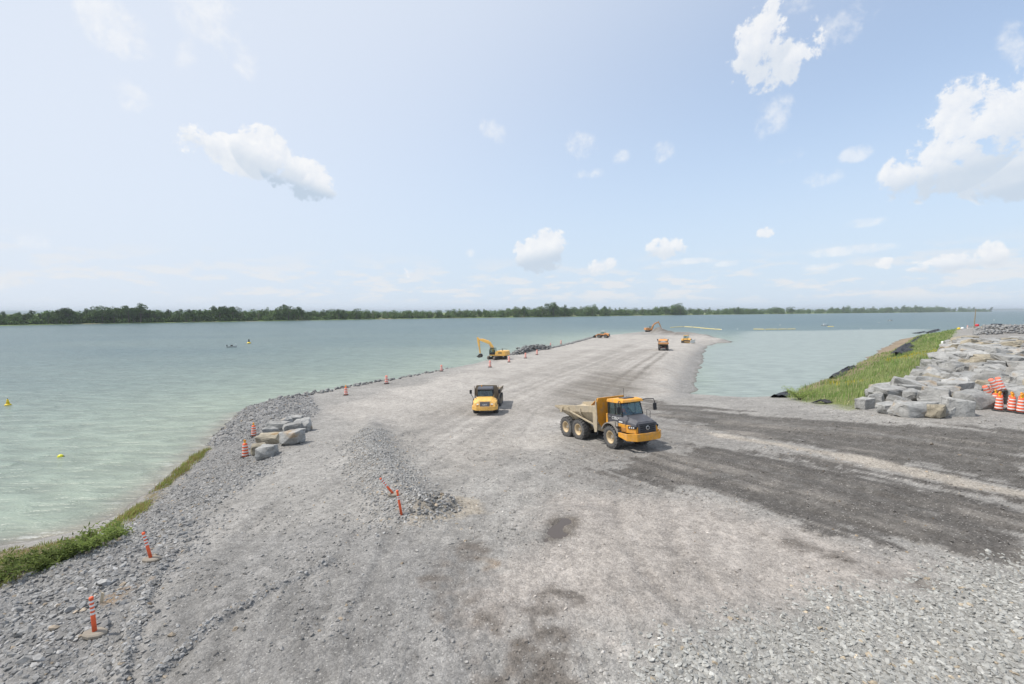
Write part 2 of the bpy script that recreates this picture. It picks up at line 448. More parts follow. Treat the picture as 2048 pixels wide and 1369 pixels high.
Z_RIDGE = [tuple(ground_hit(u, v)[:2]) for u, v in ((735, 838), (740, 880), (755, 930), (790, 985), (830, 1030))]
Z_TRACK = [[tuple(ground_hit(u, v)[:2]) for u, v in tr] for tr in (
    ((1319, 704), (1300, 716), (1270, 734), (1235, 758), (1205, 785), (1190, 820)), ((1334, 704), (1318, 718), (1290, 738), (1262, 762), (1235, 790), (1225, 820)),
    ((1290, 700), (1240, 720), (1190, 745), (1140, 785), (1110, 830)), ((1260, 690), (1200, 715), (1120, 745), (1040, 790), (985, 850), (950, 930)),
    ((1180, 700), (1080, 740), (980, 775), (870, 830), (800, 900)))]
Z_GRASS = gpoly([(1568, 796), (1600, 781), (1640, 765), (1690, 745), (1740, 715), (1790, 700), (1815, 685), (1850, 664), (1880, 657), (1925, 654), (1905, 672), (1893, 690), (1890, 705), (1872, 722), (1850, 742), (1810, 768), (1760, 788), (1728, 800), (1716, 817), (1650, 810), (1600, 803)])
Z_WEED = gpoly([(-150, 1235), (0, 1172), (60, 1145), (150, 1110), (265, 1042), (330, 978), (405, 912), (416, 900), (395, 905), (350, 945), (300, 988), (265, 1020), (230, 1050), (140, 1078), (60, 1094), (-20, 1106), (-150, 1140)])
Z_BEACH = gpoly([(1570, 791), (1600, 777), (1660, 754), (1720, 724), (1770, 694), (1800, 679), (1850, 660), (1862, 664), (1800, 700), (1740, 733), (1700, 752), (1600, 790)])
Z_PAD = gpoly([(1725, 818), (1790, 775), (1850, 745), (1895, 700), (1925, 655), (2250, 652), (2250, 870), (1900, 845)])
Z_LIGHT = gpoly([(640, 820), (900, 750), (1190, 672), (1400, 672), (1450, 680), (1405, 705), (1390, 790), (1300, 795), (1150, 830), (1100, 900), (900, 940), (800, 860)])
Z_MID = gpoly([(1090, 965), (1130, 900), (1200, 850), (1290, 815), (1400, 840), (1450, 885), (1330, 930), (1290, 985), (1180, 985)])
Z_SIDE = gpoly([(1388, 797), (1395, 770), (1402, 740), (1410, 705), (1418, 692), (1440, 687), (1470, 681), (1440, 682), (1402, 694), (1380, 712), (1366, 740), (1352, 770), (1340, 797)])
PUDDLE = gpoly([(1085, 1078), (1098, 1060), (1112, 1040), (1150, 1036), (1156, 1050), (1140, 1062), (1150, 1070), (1105, 1088)])
WETS = [gpoly(q) for q in ([(1083, 1084), (1095, 1050), (1112, 1034), (1160, 1034), (1160, 1062), (1110, 1094)],
                           [(1005, 1369), (1040, 1300), (1085, 1252), (1130, 1275), (1150, 1330), (1120, 1369)],
                           [(1555, 1082), (1590, 1080), (1620, 1096), (1585, 1098)], [(1660, 1110), (1720, 1120), (1880, 1170), (1850, 1178), (1700, 1140)],
                           [(850, 1120), (950, 1060), (1020, 1090), (960, 1160), (900, 1230), (860, 1180)], [(1000, 1218), (1160, 1200), (1090, 1222), (1010, 1232)])]
SOIL = [gpoly(q) for q in ([(195, 1215), (240, 1178), (285, 1170), (250, 1200), (205, 1230)], [(815, 1020), (850, 990), (960, 1000), (980, 1030), (900, 1050), (820, 1052)], [(955, 1118), (1000, 1112), (990, 1135), (960, 1135)])]
RUTS = [[tuple(ground_hit(u, v)[:2]) for u, v in tr] for tr in (((285, 1369), (400, 1262), (520, 1190), (660, 1120)), ((235, 1369), (268, 1250), (310, 1150), (345, 1105)))]
HAUL = [[tuple(ground_hit(u, v)[:2]) for u, v in tr] for tr in (
    ((560, 1369), (600, 1220), (690, 1060), (830, 920), (980, 820), (1130, 755), (1270, 700), (1310, 680)),
    ((1150, 1369), (1120, 1150), (1180, 980), (1330, 900), (1500, 880), (1750, 925), (2080, 1000)))]
TYRES = [[tuple(ground_hit(u, v)[:2]) for u, v in tr] for tr in (
    ((620, 1369), (640, 1220), (720, 1060), (860, 930), (1010, 830)), ((700, 1369), (715, 1220), (785, 1070), (915, 940), (1060, 845)),
    ((960, 1369), (900, 1200), (930, 1060), (1060, 950), (1200, 905)), ((1500, 1369), (1330, 1200), (1240, 1080), (1230, 980), (1300, 925)), ((1620, 1369), (1440, 1190), (1340, 1080), (1320, 990), (1370, 930)),
    ((1850, 1175), (1620, 1080), (1420, 1005), (1240, 965)), ((2048, 1090), (1800, 1030), (1560, 960), (1400, 915)), ((2048, 1050), (1800, 1000), (1580, 945), (1420, 900)),
    ((2048, 930), (1800, 890), (1560, 850), (1380, 820)), ((2048, 905), (1800, 870), (1600, 843), (1400, 815)), ((330, 1369), (400, 1180), (520, 1030), (680, 900), (820, 820)), ((430, 1369), (490, 1190), (590, 1040), (740, 910), (880, 820)))]
def tyre_marks(x, y):
    k = 0
    for i, tr in enumerate(TYRES):
        d, a = line_d(x, y, tr)
        k = np.maximum(k, np.exp(-((d + fbm(x, y, 2.0, 130 + i) * .35) / .27) ** 4) * np.clip(.55 + fbm(x, y, 3, 150 + i) * 2.2, 0, 1))
    return k
HEAPS = [(1312, 667, 1.6, 4.5), (1322, 667, 2.8, 6), (1336, 669, 1.8, 6), (1352, 671, 1.2, 6), (1370, 671, 1.0, 6), (1390, 671, 1.0, 6), (1410, 672, 1.0, 6), (1430, 673, 1.1, 6), (1450, 675, 1.1, 6), (1466, 678, .9, 4)]
def haul_streaks(x, y):
    """Long tyre-worn streaks that follow the two ways the trucks drive, about 0."""
    r = 0
    for i, h in enumerate(HAUL):
        q, a = line_d(x, y, h, True); wgt = np.exp(-(q / 9) ** 2)
        r = r + wgt * ((vnoise(q * 2.1, a * 9, 90 + i) - .5) * .9 + (vnoise(q * 5.5, a * 14, 95 + i) - .5) * .6)
    return r
HOLE = tuple(ground_hit(865, 1018)[:2])

PUD_Z = float(base_z(np.array([np.mean([p[0] for p in PUDDLE])]), np.array([np.mean([p[1] for p in PUDDLE])]))[0])
def detail_z(x, y):
    """Land height with windrows, ruts and roughness."""
    z = base_z(x, y)
    sd = poly_sd(x, y, SHORE)
    near = np.clip(1.2 - y / 70, 0, 1)
    z = z + fbm(x, y, 2.2, 11) * .16 * near * (sd > .3) + fbm(x, y, .5, 12, 3) * .07 * near * (sd > .3)
    d, a = line_d(x, y, Z_RIDGE)
    wd = 1.25 + fbm(x, y, 1.5, 21) * .6
    z = z + .55 * np.exp(-(d / wd) ** 2) * (0.6 + 0.4 * sstep(a, 0, .3)) * (1 + fbm(x, y, 1.0, 22) * .8)
    for r in RUTS:
        d, a = line_d(x, y, r)
        z = z + .10 * np.exp(-(d / .16) ** 2) * (1 + fbm(x, y, .5, 23) * 1.4) - .05 * np.exp(-((d - .28) / .12) ** 2)
    dh = np.hypot(x - HOLE[0], y - HOLE[1])
    z = z + .35 * np.exp(-((dh - .75) / .4) ** 2) - .35 * np.exp(-(dh / .4) ** 2)
    b = poly_sd(x, y, Z_BERM)
    z = z + sstep(b, -.2, 1.0) * fbm(x, y, 1.3, 24) * .42 * np.clip(1.3 - y / 60, .3, 1)
    for tr in Z_TRACK[:2]:
        d, a = line_d(x, y, tr)
        z = z - .06 * np.exp(-(d / .3) ** 2)
    # spoil heaps left along the outer end of the causeway
    for (u, v, h, r) in HEAPS:
        q = at_h(u, v, HC)
        dd = np.hypot(x - q[0], y - q[1])
        z = z + np.where(dd < r, h * np.maximum(0, 1 - dd / r), 0) * (1 + fbm(x, y, 2, 25) * .5)
    z = z + haul_streaks(x, y) * .035 * near - tyre_marks(x, y) * .05
    sr, qr = x * .48 - y * .877, x * .877 + y * .48
    z = z + (sstep(vnoise(qr * 2.4, sr * .045, 43), .55, .7) - .5) * .06 * sstep(np.maximum(poly_sd(x, y, Z_ROAD1), poly_sd(x, y, Z_ROAD2)), -.3, .5)
    pd = poly_sd(x, y, PUDDLE)
    k = sstep(pd, -1.9, -.85)
    return z * (1 - k) + (PUD_Z + .05 - .10 * sstep(pd + fbm(x, y, .6, 27) * 1.1, 0, .42) + fbm(x, y, .3, 28, 3) * .05) * k
GRID = {}
def fast_z(x, y):
    """Height of the finished ground sheet, read off its own vertices."""
    x = np.asarray(x, float); y = np.clip(np.asarray(y, float), 1.6, 719)
    j = np.interp(y, GRID['y'], np.arange(len(GRID['y']))); s = GRID['s']
    i = np.clip((x / y - s[0]) / (s[1] - s[0]), 0, len(s) - 1.001)
    j0 = np.minimum(j.astype(int), len(GRID['y']) - 2); i0 = i.astype(int); fj = j - j0; fi = i - i0; Z = GRID['z']
    return (Z[j0, i0] * (1 - fi) + Z[j0, i0 + 1] * fi) * (1 - fj) + (Z[j0 + 1, i0] * (1 - fi) + Z[j0 + 1, i0 + 1] * fi) * fj
def gz(x, y): return float(fast_z(np.array([float(x)]), np.array([float(y)]))[0])
def place(u, v):
    return Vector(ground_hit(u, v, fast_z))

def land_colour(x, y):
    """Real colour of the ground cover at each point (albedo)."""
    n1 = fbm(x, y, 6, 31); n2 = fbm(x, y, 1.6, 32); n3 = fbm(x, y, .45, 33, 3)
    w = n1 * 1.2 + n2 * .8 + n3 * .9
    def m(P, soft=.6, warp=1.0): return sstep(poly_sd(x, y, P) + w * warp, -soft, soft)[:, None]
    def C(*c): return np.array(c)[None, :]
    c = np.repeat(C(.277, .269, .256), len(x), 0)
    def put(k, col):
        nonlocal c
        c = c * (1 - k) + C(*col) * k
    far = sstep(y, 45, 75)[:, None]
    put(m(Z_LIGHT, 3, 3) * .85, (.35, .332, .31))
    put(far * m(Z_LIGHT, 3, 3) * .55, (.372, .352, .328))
    put(m(Z_PACKED, 1.0, 1.4) * .9, (.205, .201, .195))
    put(m(Z_PINK, 1.6, 1.8) * .75, (.318, .29, .266))
    # the hauled road: dark crushed fines in streaks
    ux, uy = .48, -.877
    s = x * ux + y * uy; q = -x * uy + y * ux
    streak = haul_streaks(x, y) * .5 + (vnoise(q * 1.3, s * .07, 41) - .5) * 1.0 + (vnoise(q * 3.7, s * .12, 42) - .5) * .7 + n2 * .6
    put(m(Z_MID, 2.5, 2.5) * np.clip(.5 + streak * .9 + n3 * 1.2, 0, .8)[:, None], (.165, .156, .146))
    lane = sstep(vnoise(q * 2.4 + n1 * 2, s * .045, 43), .6, .72) * np.clip(.5 + n2 * 2, 0, 1)
    ragged = streak * 1.9 + n3 * 1.2
    k1 = sstep(poly_sd(x, y, Z_ROAD1) + w * .5 + ragged, -.3, .35)[:, None]; put(k1 * np.clip(1.06 + streak * .45 + n3 * .8, .4, 1)[:, None], (.098, .092, .086))
    k2 = sstep(poly_sd(x, y, Z_ROAD2) + w * .5 + ragged, -.3, .35)[:, None]; put(k2 * np.clip(.96 + streak * .62 + n3 * .8, .25, 1)[:, None], (.105, .099, .092))
    put(np.maximum(k1, k2) * lane[:, None] * .5, (.26, .242, .22))
    put(m(Z_STRIP, .22, .25) * .95, (.335, .308, .272))
    for i, tr in enumerate(Z_TRACK):
        d, a = line_d(x, y, tr)
        wd = (.5, .5, 3.2, 2.6, 2.4)[i]; st = (.8, .8, .4, .32, .24)[i]
        k = np.exp(-((d + n2 * wd * .6) / wd) ** 2) * st * np.clip(1 + streak * .9, .3, 1.4)
        put(np.clip(k, 0, 1)[:, None], (.16, .148, .132))
    d, a = line_d(x, y, Z_TRACK[0]); k = np.exp(-((d - 1 + n1 * 5) / 4.5) ** 2) * sstep(a, .35, .6) * .75 * np.clip(1 + streak, .2, 1.4)
    put(np.clip(k, 0, 1)[:, None], (.165, .15, .13))
    put(m(Z_SIDE, 1.5, 1.5) * .8, (.225, .222, .216))
    put(m(Z_BERM, 1.8, 1.6) * .85, (.19, .19, .19))
    put(m(Z_FIELD, .9, 1.3) * .95, (.27, .268, .255))
    for i_, q_ in enumerate(WETS): put(m(q_, .5, 1.4) * np.clip((.95 if i_ in (1, 2) else .55) + n3 * 1.6 + n2, .0, 1)[:, None], (.135, .122, .11))
    for q_, st in zip(SOIL, (.8, .55, .5)): put(m(q_, .3, .7) * st, (.25, .175, .105) if st != .55 else (.33, .285, .22))
    put(m(Z_PAD, 1.0, 1.5) * .9, (.25, .242, .23))
    put(m(Z_WEED, .5, 1.2), (.16, .135, .08))
    put(m(Z_GRASS, 1.2, 1.5), (.15, .175, .06))
    put(m(Z_BEACH, .8, .8) * .9, (.24, .185, .125))
    hp = np.zeros(len(x))
    for (u, v, h, r) in HEAPS:
        q_ = at_h(u, v, HC); hp = np.maximum(hp, sstep(1 - np.hypot(x - q_[0], y - q_[1]) / r, .05, .5) * (1 if u < 1345 else .6))
    put(hp[:, None] * .9, (.165, .15, .135))
    pd = poly_sd(x, y, PUDDLE); put((sstep(pd + n2 * .6, -.45, .1) * .8)[:, None], (.13, .115, .10))
    c = c * (1 + haul_streaks(x, y) * (.22 + .2 * sstep(y, 25, 45)))[:, None]
    tm = tyre_marks(x, y)[:, None]; c = c * (1 - .15 * tm * (c.mean(1)[:, None] > .2) + .22 * tm * (c.mean(1)[:, None] < .15))
    sd = poly_sd(x, y, SHORE)
    # wet line where the water laps
    zz = base_z(x, y)
    put((1 - sstep(zz, WATER_Z - .05, WATER_Z + .22))[:, None] * .75, (.13, .125, .11))
    c = c * (1 + n1 * .22 + n2 * .25 + n3 * .22)[:, None] * np.array([[1.02, 1.0, .975]])
    return np.clip(c, .02, .8)

def ground_material():
    m, t, b = new_mat('crushed_stone_ground')
    a = N(t, 'ShaderNodeAttribute', attribute_name='ground_colour')
    g = N(t, 'ShaderNodeNewGeometry')
    v1 = N(t, 'ShaderNodeTexVoronoi'); v1.inputs['Scale'].default_value = 9.0; v1.inputs['Randomness'].default_value = 1
    v2 = N(t, 'ShaderNodeTexVoronoi'); v2.inputs['Scale'].default_value = 26.0
    v3 = N(t, 'ShaderNodeTexNoise'); v3.inputs['Scale'].default_value = 2.3; v3.inputs['Detail'].default_value = 8; v3.inputs['Roughness'].default_value = .7
    for n in (v1, v2, v3): L(t, g.outputs['Position'], n.inputs['Vector'])
    s1 = N(t, 'ShaderNodeSeparateColor'); L(t, v1.outputs['Color'], s1.inputs[0])
    s2 = N(t, 'ShaderNodeSeparateColor'); L(t, v2.outputs['Color'], s2.inputs[0])
    k = math_node(t, 'MULTIPLY_ADD', s1.outputs[0], .28, .68)
    k = math_node(t, 'ADD', k, math_node(t, 'MULTIPLY', s2.outputs[0], .36))
    k = math_node(t, 'MULTIPLY', k, smooth(t, v3.outputs['Fac'], .25, .75, .78, 1.22))
    # a few near-white chips
    chip = math_node(t, 'MULTIPLY', math_node(t, 'GREATER_THAN', s2.outputs[1], .98), .5)
    c = N(t, 'ShaderNodeVectorMath', operation='SCALE'); L(t, a.outputs['Color'], c.inputs[0]); L(t, k, c.inputs['Scale'])
    col = mixcol(t, chip, c.outputs[0], (.5, .48, .45))
    L(t, col, b.inputs['Base Color'])
    b.inputs['Roughness'].default_value = .95; b.inputs['Specular IOR Level'].default_value = .2
    h = math_node(t, 'ADD', math_node(t, 'MULTIPLY', v1.outputs['Distance'], -.5), math_node(t, 'MULTIPLY', v2.outputs['Distance'], -.3))
    h = math_node(t, 'ADD', h, math_node(t, 'MULTIPLY', s1.outputs[1], .4))
    bp = N(t, 'ShaderNodeBump'); bp.inputs['Strength'].default_value = .8; bp.inputs['Distance'].default_value = .06
    L(t, h, bp.inputs['Height']); L(t, bp.outputs[0], b.inputs['Normal'])
    return m
M_GROUND = ground_material()

def build_land():
    # rows grow wider and longer with distance, so that the near ground carries the finest relief
    ys = np.concatenate([np.linspace(1.5, 9, 12)[:-1], np.geomspace(9, 420, 520), np.linspace(450, 720, 6)])
    ss = np.linspace(-2.1, 2.6, 700)
    X = ys[:, None] * ss[None, :]; Y = np.repeat(ys[:, None], len(ss), 1)
    x, y = X.ravel(), Y.ravel()
    z = detail_z(x, y)
    nj, ni = X.shape
    GRID['y'], GRID['s'], GRID['z'] = ys, ss, z.reshape(nj, ni)
    idx = np.arange(nj * ni).reshape(nj, ni)
    f = np.stack([idx[:-1, :-1], idx[:-1, 1:], idx[1:, 1:], idx[1:, :-1]], -1).reshape(-1, 4)
    zf = z[f].max(1)
    keep = zf > WATER_Z - 1.6
    f = f[keep]
    used = np.unique(f); remap = np.full(len(x), -1); remap[used] = np.arange(len(used))
    me = np_mesh('ground', np.stack([x, y, z], 1)[used], remap[f], 4)
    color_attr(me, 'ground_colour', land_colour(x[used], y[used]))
    me.polygons.foreach_set('use_smooth', [True] * len(me.polygons))
    me.materials.append(M_GROUND)
    return tag(mesh_obj('ground', me), kind='structure')
build_land()

# ------------------------------------------------------------------ water
def build_water():
    m, t, b = new_mat('river_water')
    a = N(t, 'ShaderNodeAttribute', attribute_name='silt')
    g = N(t, 'ShaderNodeNewGeometry')
    mp = N(t, 'ShaderNodeMapping'); mp.inputs['Rotation'].default_value = (0, 0, math.radians(-14)); mp.inputs['Scale'].default_value = (.36, 1.0, 1.0)
    L(t, g.outputs['Position'], mp.inputs['Vector'])
    n1 = N(t, 'ShaderNodeTexNoise'); n1.inputs['Scale'].default_value = .75; n1.inputs['Detail'].default_value = 5; n1.inputs['Roughness'].default_value = .55; n1.inputs['Distortion'].default_value = .4
    n2 = N(t, 'ShaderNodeTexNoise'); n2.inputs['Scale'].default_value = 2.4; n2.inputs['Detail'].default_value = 3
    n3 = N(t, 'ShaderNodeTexNoise'); n3.inputs['Scale'].default_value = .035; n3.inputs['Detail'].default_value = 4
    for n in (n1, n2, n3): L(t, mp.outputs[0], n.inputs['Vector'])
    s = N(t, 'ShaderNodeSeparateColor'); L(t, a.outputs['Color'], s.inputs[0])
    silt = math_node(t, 'ADD', s.outputs[0], math_node(t, 'MULTIPLY', math_node(t, 'SUBTRACT', n3.outputs['Fac'], .5), .5), clamp=True)
    col = mixcol(t, silt, (.072, .12, .124), (.235, .28, .222))
    col = mixcol(t, s.outputs[1], col, (.25, .283, .247))        # sheltered milky basin
    col = mixcol(t, s.outputs[2], col, (.22, .205, .165))        # stirred shallows
    # crest foam in thin broken flecks
    fo = N(t, 'ShaderNodeTexNoise'); fo.inputs['Scale'].default_value = 1.2; fo.inputs['Detail'].default_value = 6; fo.inputs['Roughness'].default_value = .7
    L(t, mp.outputs[0], fo.inputs['Vector'])
    ff = math_node(t, 'MULTIPLY', smooth(t, fo.outputs['Fac'], .72, .78), smooth(t, n3.outputs['Fac'], .5, .62, .02, .2))
    ff = math_node(t, 'MULTIPLY', ff, math_node(t, 'SUBTRACT', 1.0, s.outputs[1]))
    lap = math_node(t, 'MULTIPLY', smooth(t, fo.outputs['Fac'], .54, .66), math_node(t, 'MULTIPLY', s.outputs[2], .4))
    col = mixcol(t, math_node(t, 'MAXIMUM', ff, lap), col, (.75, .76, .74))
    cs = N(t, 'ShaderNodeVectorMath', operation='SCALE'); L(t, col, cs.inputs[0]); L(t, smooth(t, n1.outputs['Fac'], .3, .7, .8, 1.18), cs.inputs['Scale'])
    L(t, cs.outputs[0], b.inputs['Base Color'])
    b.inputs['Roughness'].default_value = .33; b.inputs['IOR'].default_value = 1.333
    hgt = math_node(t, 'MULTIPLY_ADD', n2.outputs['Fac'], .16, n1.outputs['Fac'])
    calm = math_node(t, 'MULTIPLY_ADD', s.outputs[1], -.75, 1.0)
    bp = N(t, 'ShaderNodeBump'); bp.inputs['Distance'].default_value = .75
    L(t, math_node(t, 'MULTIPLY', calm, .95), bp.inputs['Strength'])
    L(t, hgt, bp.inputs['Height']); L(t, bp.outputs[0], b.inputs['Normal'])
    ys = np.concatenate([[-200, 0, 8], np.geomspace(14, 900, 190), [1300, 2200, 4000, 8000, 16000, 40000]])
    xs = np.concatenate([[-40000, -12000, -5000, -2500, -1500, -1000, -700], np.linspace(-500, -100, 60)[:-1], np.linspace(-100, 160, 180)[:-1], np.linspace(160, 500, 50), [700, 1000, 1500, 2500, 5000, 12000, 40000]])
    X, Y = np.meshgrid(xs, ys); x, y = X.ravel(), Y.ravel()
    nj, ni = X.shape; idx = np.arange(nj * ni).reshape(nj, ni)
    f = np.stack([idx[:-1, :-1], idx[:-1, 1:], idx[1:, 1:], idx[1:, :-1]], -1).reshape(-1, 4)
    me = np_mesh('water', np.stack([x, y, np.full(len(x), WATER_Z)], 1), f, 4)
    sd = -poly_sd(x, y, SHORE)
    basin = gpoly([(1385, 800), (1405, 700), (1440, 688), (1470, 681), (1500, 663), (1640, 662), (1720, 660), (1850, 659), (1800, 682), (1700, 740), (1600, 790), (1500, 805)])
    bs = sstep(poly_sd(x, y, basin) + fbm(x, y, 18, 52) * 8, -9, 7)
    silt_ = np.exp(-np.maximum(sd, 0) / 34) * .95 + np.exp(-np.maximum(sd, 0) / 160) * .22
    lap_ = np.exp(-(np.maximum(sd, 0) / 1.5) ** 2) * (y < 62) + .12 * np.exp(-(np.maximum(sd, 0) / 7) ** 2) * (y < 62)
    color_attr(me, 'silt', np.stack([np.clip(silt_, 0, 1), bs, np.clip(lap_, 0, 1)], 1))
    me.materials.append(m)
    return tag(mesh_obj('water', me), kind='structure')
build_water()

# water standing in the pothole
def build_puddle():
    m, t, b = new_mat('muddy_puddle_water')
    b.inputs['Base Color'].default_value = (.095, .078, .066, 1); b.inputs['Roughness'].default_value = .08; b.inputs['IOR'].default_value = 1.33
    P = np.array(PUDDLE); c = P.mean(0); mb = MB(); n = len(P)
    far = [c + (q - c) * (1 + .75 / np.hypot(*(q - c))) for q in P]
    mb.add([(c[0], c[1], PUD_Z)] + [(q[0], q[1], PUD_Z) for q in far], [(0, i + 1, (i + 1) % n + 1) for i in range(n)])
    o = mb.build('puddle', m); tag(o, kind='structure')
build_puddle()
# ================================================================== loose stone
def stone_material(name, tint=1.0):
    m, t, b = new_mat(name)
    a = N(t, 'ShaderNodeAttribute', attribute_name='stone_colour', attribute_type='INSTANCER')
    g = N(t, 'ShaderNodeNewGeometry')
    n = N(t, 'ShaderNodeTexNoise'); n.inputs['Scale'].default_value = 9; n.inputs['Detail'].default_value = 5
    L(t, g.outputs['Position'], n.inputs['Vector'])
    c = N(t, 'ShaderNodeVectorMath', operation='SCALE'); L(t, a.outputs['Color'], c.inputs[0]); L(t, smooth(t, n.outputs['Fac'], .3, .7, .8 * tint, 1.18 * tint), c.inputs['Scale'])
    L(t, c.outputs[0], b.inputs['Base Color']); b.inputs['Roughness'].default_value = .9; b.inputs['Specular IOR Level'].default_value = .25
    return m
M_STONE = stone_material('loose_grey_stone')

def scatter_stones(name, label, P, R, S, Ccol):
    """One stuff object: every point carries a crushed stone of its own size, turn and colour."""
    n = len(P)
    me = bpy.data.meshes.new(name)
    me.vertices.add(n); me.vertices.foreach_set('co', np.asarray(P, np.float32).ravel())
    for nm, arr in (('stone_rot', R), ('stone_scale', S)):
        a = me.attributes.new(nm, 'FLOAT_VECTOR', 'POINT'); a.data.foreach_set('vector', np.asarray(arr, np.float32).ravel())
    color_attr(me, 'stone_colour', np.asarray(Ccol))
    a = me.attributes.new('stone_kind', 'INT', 'POINT'); a.data.foreach_set('value', rng.integers(0, 6, n).astype(np.int32))
    o = mesh_obj(name, me)
    gn = bpy.data.node_groups.new(name + '_nodes', 'GeometryNodeTree')
    gn.interface.new_socket('Geometry', in_out='INPUT', socket_type='NodeSocketGeometry')
    gn.interface.new_socket('Geometry', in_out='OUTPUT', socket_type='NodeSocketGeometry')
    gi = gn.nodes.new('NodeGroupInput'); go = gn.nodes.new('NodeGroupOutput')
    join = gn.nodes.new('GeometryNodeGeometryToInstance')
    for k in range(6):
        ico = gn.nodes.new('GeometryNodeMeshIcoSphere'); ico.inputs['Radius'].default_value = 1.0; ico.inputs['Subdivisions'].default_value = 1
        sp = gn.nodes.new('GeometryNodeSetPosition'); gn.links.new(ico.outputs['Mesh'], sp.inputs['Geometry'])
        pos = gn.nodes.new('GeometryNodeInputPosition')
        nz = gn.nodes.new('ShaderNodeTexNoise'); nz.noise_dimensions = '4D'; nz.inputs['W'].default_value = k * 7.3 + 1; nz.inputs['Scale'].default_value = 1.1
        sub = gn.nodes.new('ShaderNodeVectorMath'); sub.operation = 'SUBTRACT'; gn.links.new(nz.outputs['Color'], sub.inputs[0]); sub.inputs[1].default_value = (.5, .5, .5)
        gn.links.new(pos.outputs[0], nz.inputs['Vector'])
        ml = gn.nodes.new('ShaderNodeVectorMath'); ml.operation = 'MULTIPLY'; gn.links.new(sub.outputs[0], ml.inputs[0]); ml.inputs[1].default_value = (2.2, 2.2, 2.2)
        gn.links.new(ml.outputs[0], sp.inputs['Offset'])
        sm = gn.nodes.new('GeometryNodeSetMaterial'); sm.inputs['Material'].default_value = M_STONE
        gn.links.new(sp.outputs[0], sm.inputs['Geometry']); gn.links.new(sm.outputs[0], join.inputs[0])
    iop = gn.nodes.new('GeometryNodeInstanceOnPoints'); iop.inputs['Pick Instance'].default_value = True
    def attr(nm, typ):
        q = gn.nodes.new('GeometryNodeInputNamedAttribute'); q.data_type = typ; q.inputs['Name'].default_value = nm; return q.outputs[0]
    gn.links.new(gi.outputs[0], iop.inputs['Points']); gn.links.new(join.outputs[0], iop.inputs['Instance'])
    gn.links.new(attr('stone_kind', 'INT'), iop.inputs['Instance Index'])
    gn.links.new(attr('stone_rot', 'FLOAT_VECTOR'), iop.inputs['Rotation'])
    gn.links.new(attr('stone_scale', 'FLOAT_VECTOR'), iop.inputs['Scale'])
    gn.links.new(iop.outputs[0], go.inputs[0])
    md = o.modifiers.new('stones', 'NODES'); md.node_group = gn
    return tag(o, label, 'gravel', None, 'stuff')

def stones_in(n, xr, yr, keep, rmin, rmax, col, colvar, bury=.35, power=2.5, flat=(.4, .8)):
    x = rng.uniform(*xr, n); y = rng.uniform(*yr, n)
    k = np.abs(x) < y * 1.16 + 3            # only ground within or just beside the view
    x, y = x[k], y[k]
    k = keep(x, y) > rng.uniform(0, 1, len(x))
    x, y = x[k], y[k]; n = len(x)
    r = rmin + (rmax - rmin) * rng.uniform(0, 1, n) ** power
    s = np.stack([r * rng.uniform(.8, 1.35, n), r * rng.uniform(.7, 1.0, n), r * rng.uniform(*flat, n)], 1)
    rot = np.stack([rng.normal(0, .35, n), rng.normal(0, .35, n), rng.uniform(0, 6.28, n)], 1)
    z = fast_z(x, y) + s[:, 2] * (1 - 2 * bury) * .6
    src = land_colour(x, y) * 1.12 if col is None else np.array(col)[None, :]
    c = src * np.exp(rng.normal(0, colvar, n))[:, None]
    tan = (rng.uniform(0, 1, n) < .03)[:, None]
    c = np.where(tan, c * np.array([[1.15, .98, .78]]), c)
    return np.stack([x, y, z], 1), rot, s, np.clip(c, .02, .7)
def join_stones(*parts): return [np.concatenate(q) for q in zip(*parts)]
def inside(P, soft=.6, warp=1.0):
    return lambda x, y: sstep(poly_sd(x, y, P) + (fbm(x, y, 1.6, 32) * .8 + fbm(x, y, 6, 31) * 1.2) * warp, -soft, soft)

b1 = stones_in(210000, (-42, -4), (8, 48), lambda x, y: inside(Z_BERM, 1.6, 1.6)(x, y) * np.clip(1.5 - y / 34, .12, 1), .02, .105, (.258, .252, .242), .2, power=2.6)
b2 = stones_in(9000, (-44, -20), (44, 78), inside(Z_BERM, .5, 1),   .08, .2, (.245, .241, .235), .22, power=1.5)
b3 = stones_in(1500, (-30, -4), (8, 34), inside(Z_BERM, .8, 1.5), .09, .2, (.262, .257, .248), .2, power=2.2, bury=.25)
scatter_stones('bank_gravel', 'coarse dark grey crushed rock covering the bank beside the water', *join_stones(b1, b2, b3))
f1_ = stones_in(62000, (3, 30), (8, 22), inside(Z_FIELD, 1.6, 2.0), .025, .1, (.325, .32, .298), .13, power=1.6, flat=(.35, .65))
scatter_stones('pale_gravel', 'pale grey broken stone spread thick in the lower right corner', *f1_)
def ridge_keep(x, y):
    d, a = line_d(x, y, Z_RIDGE); return np.clip(1.1 * np.exp(-((d + fbm(x, y, 2, 44)) / 1.5) ** 2), 0, 1)
r1 = stones_in(60000, (-14, -1), (16, 42), ridge_keep, .022, .105, (.288, .281, .268), .17, power=2.5)
rutk = lambda x, y: np.clip(sum(np.exp(-(line_d(x, y, r)[0] / .2) ** 2) for r in RUTS), 0, 1) * .9
r2 = stones_in(40000, (-14, -1), (8, 22), lambda x, y: rutk(x, y) * np.clip(.5 + fbm(x, y, 1.5, 77) * 2.5, .1, 1), .025, .085, (.245, .241, .234), .2, power=2)
hk = lambda x, y: np.clip(1.2 * np.exp(-((np.hypot(x - HOLE[0], y - HOLE[1]) - .4) / .6) ** 2), 0, 1)
r3 = stones_in(1800, (HOLE[0] - 2, HOLE[0] + 2), (HOLE[1] - 2, HOLE[1] + 2), hk, .04, .13, (.2, .195, .187), .3)
scatter_stones('windrow_gravel', 'low windrow of crushed stone across the middle of the yard', *join_stones(r1, r2, r3))
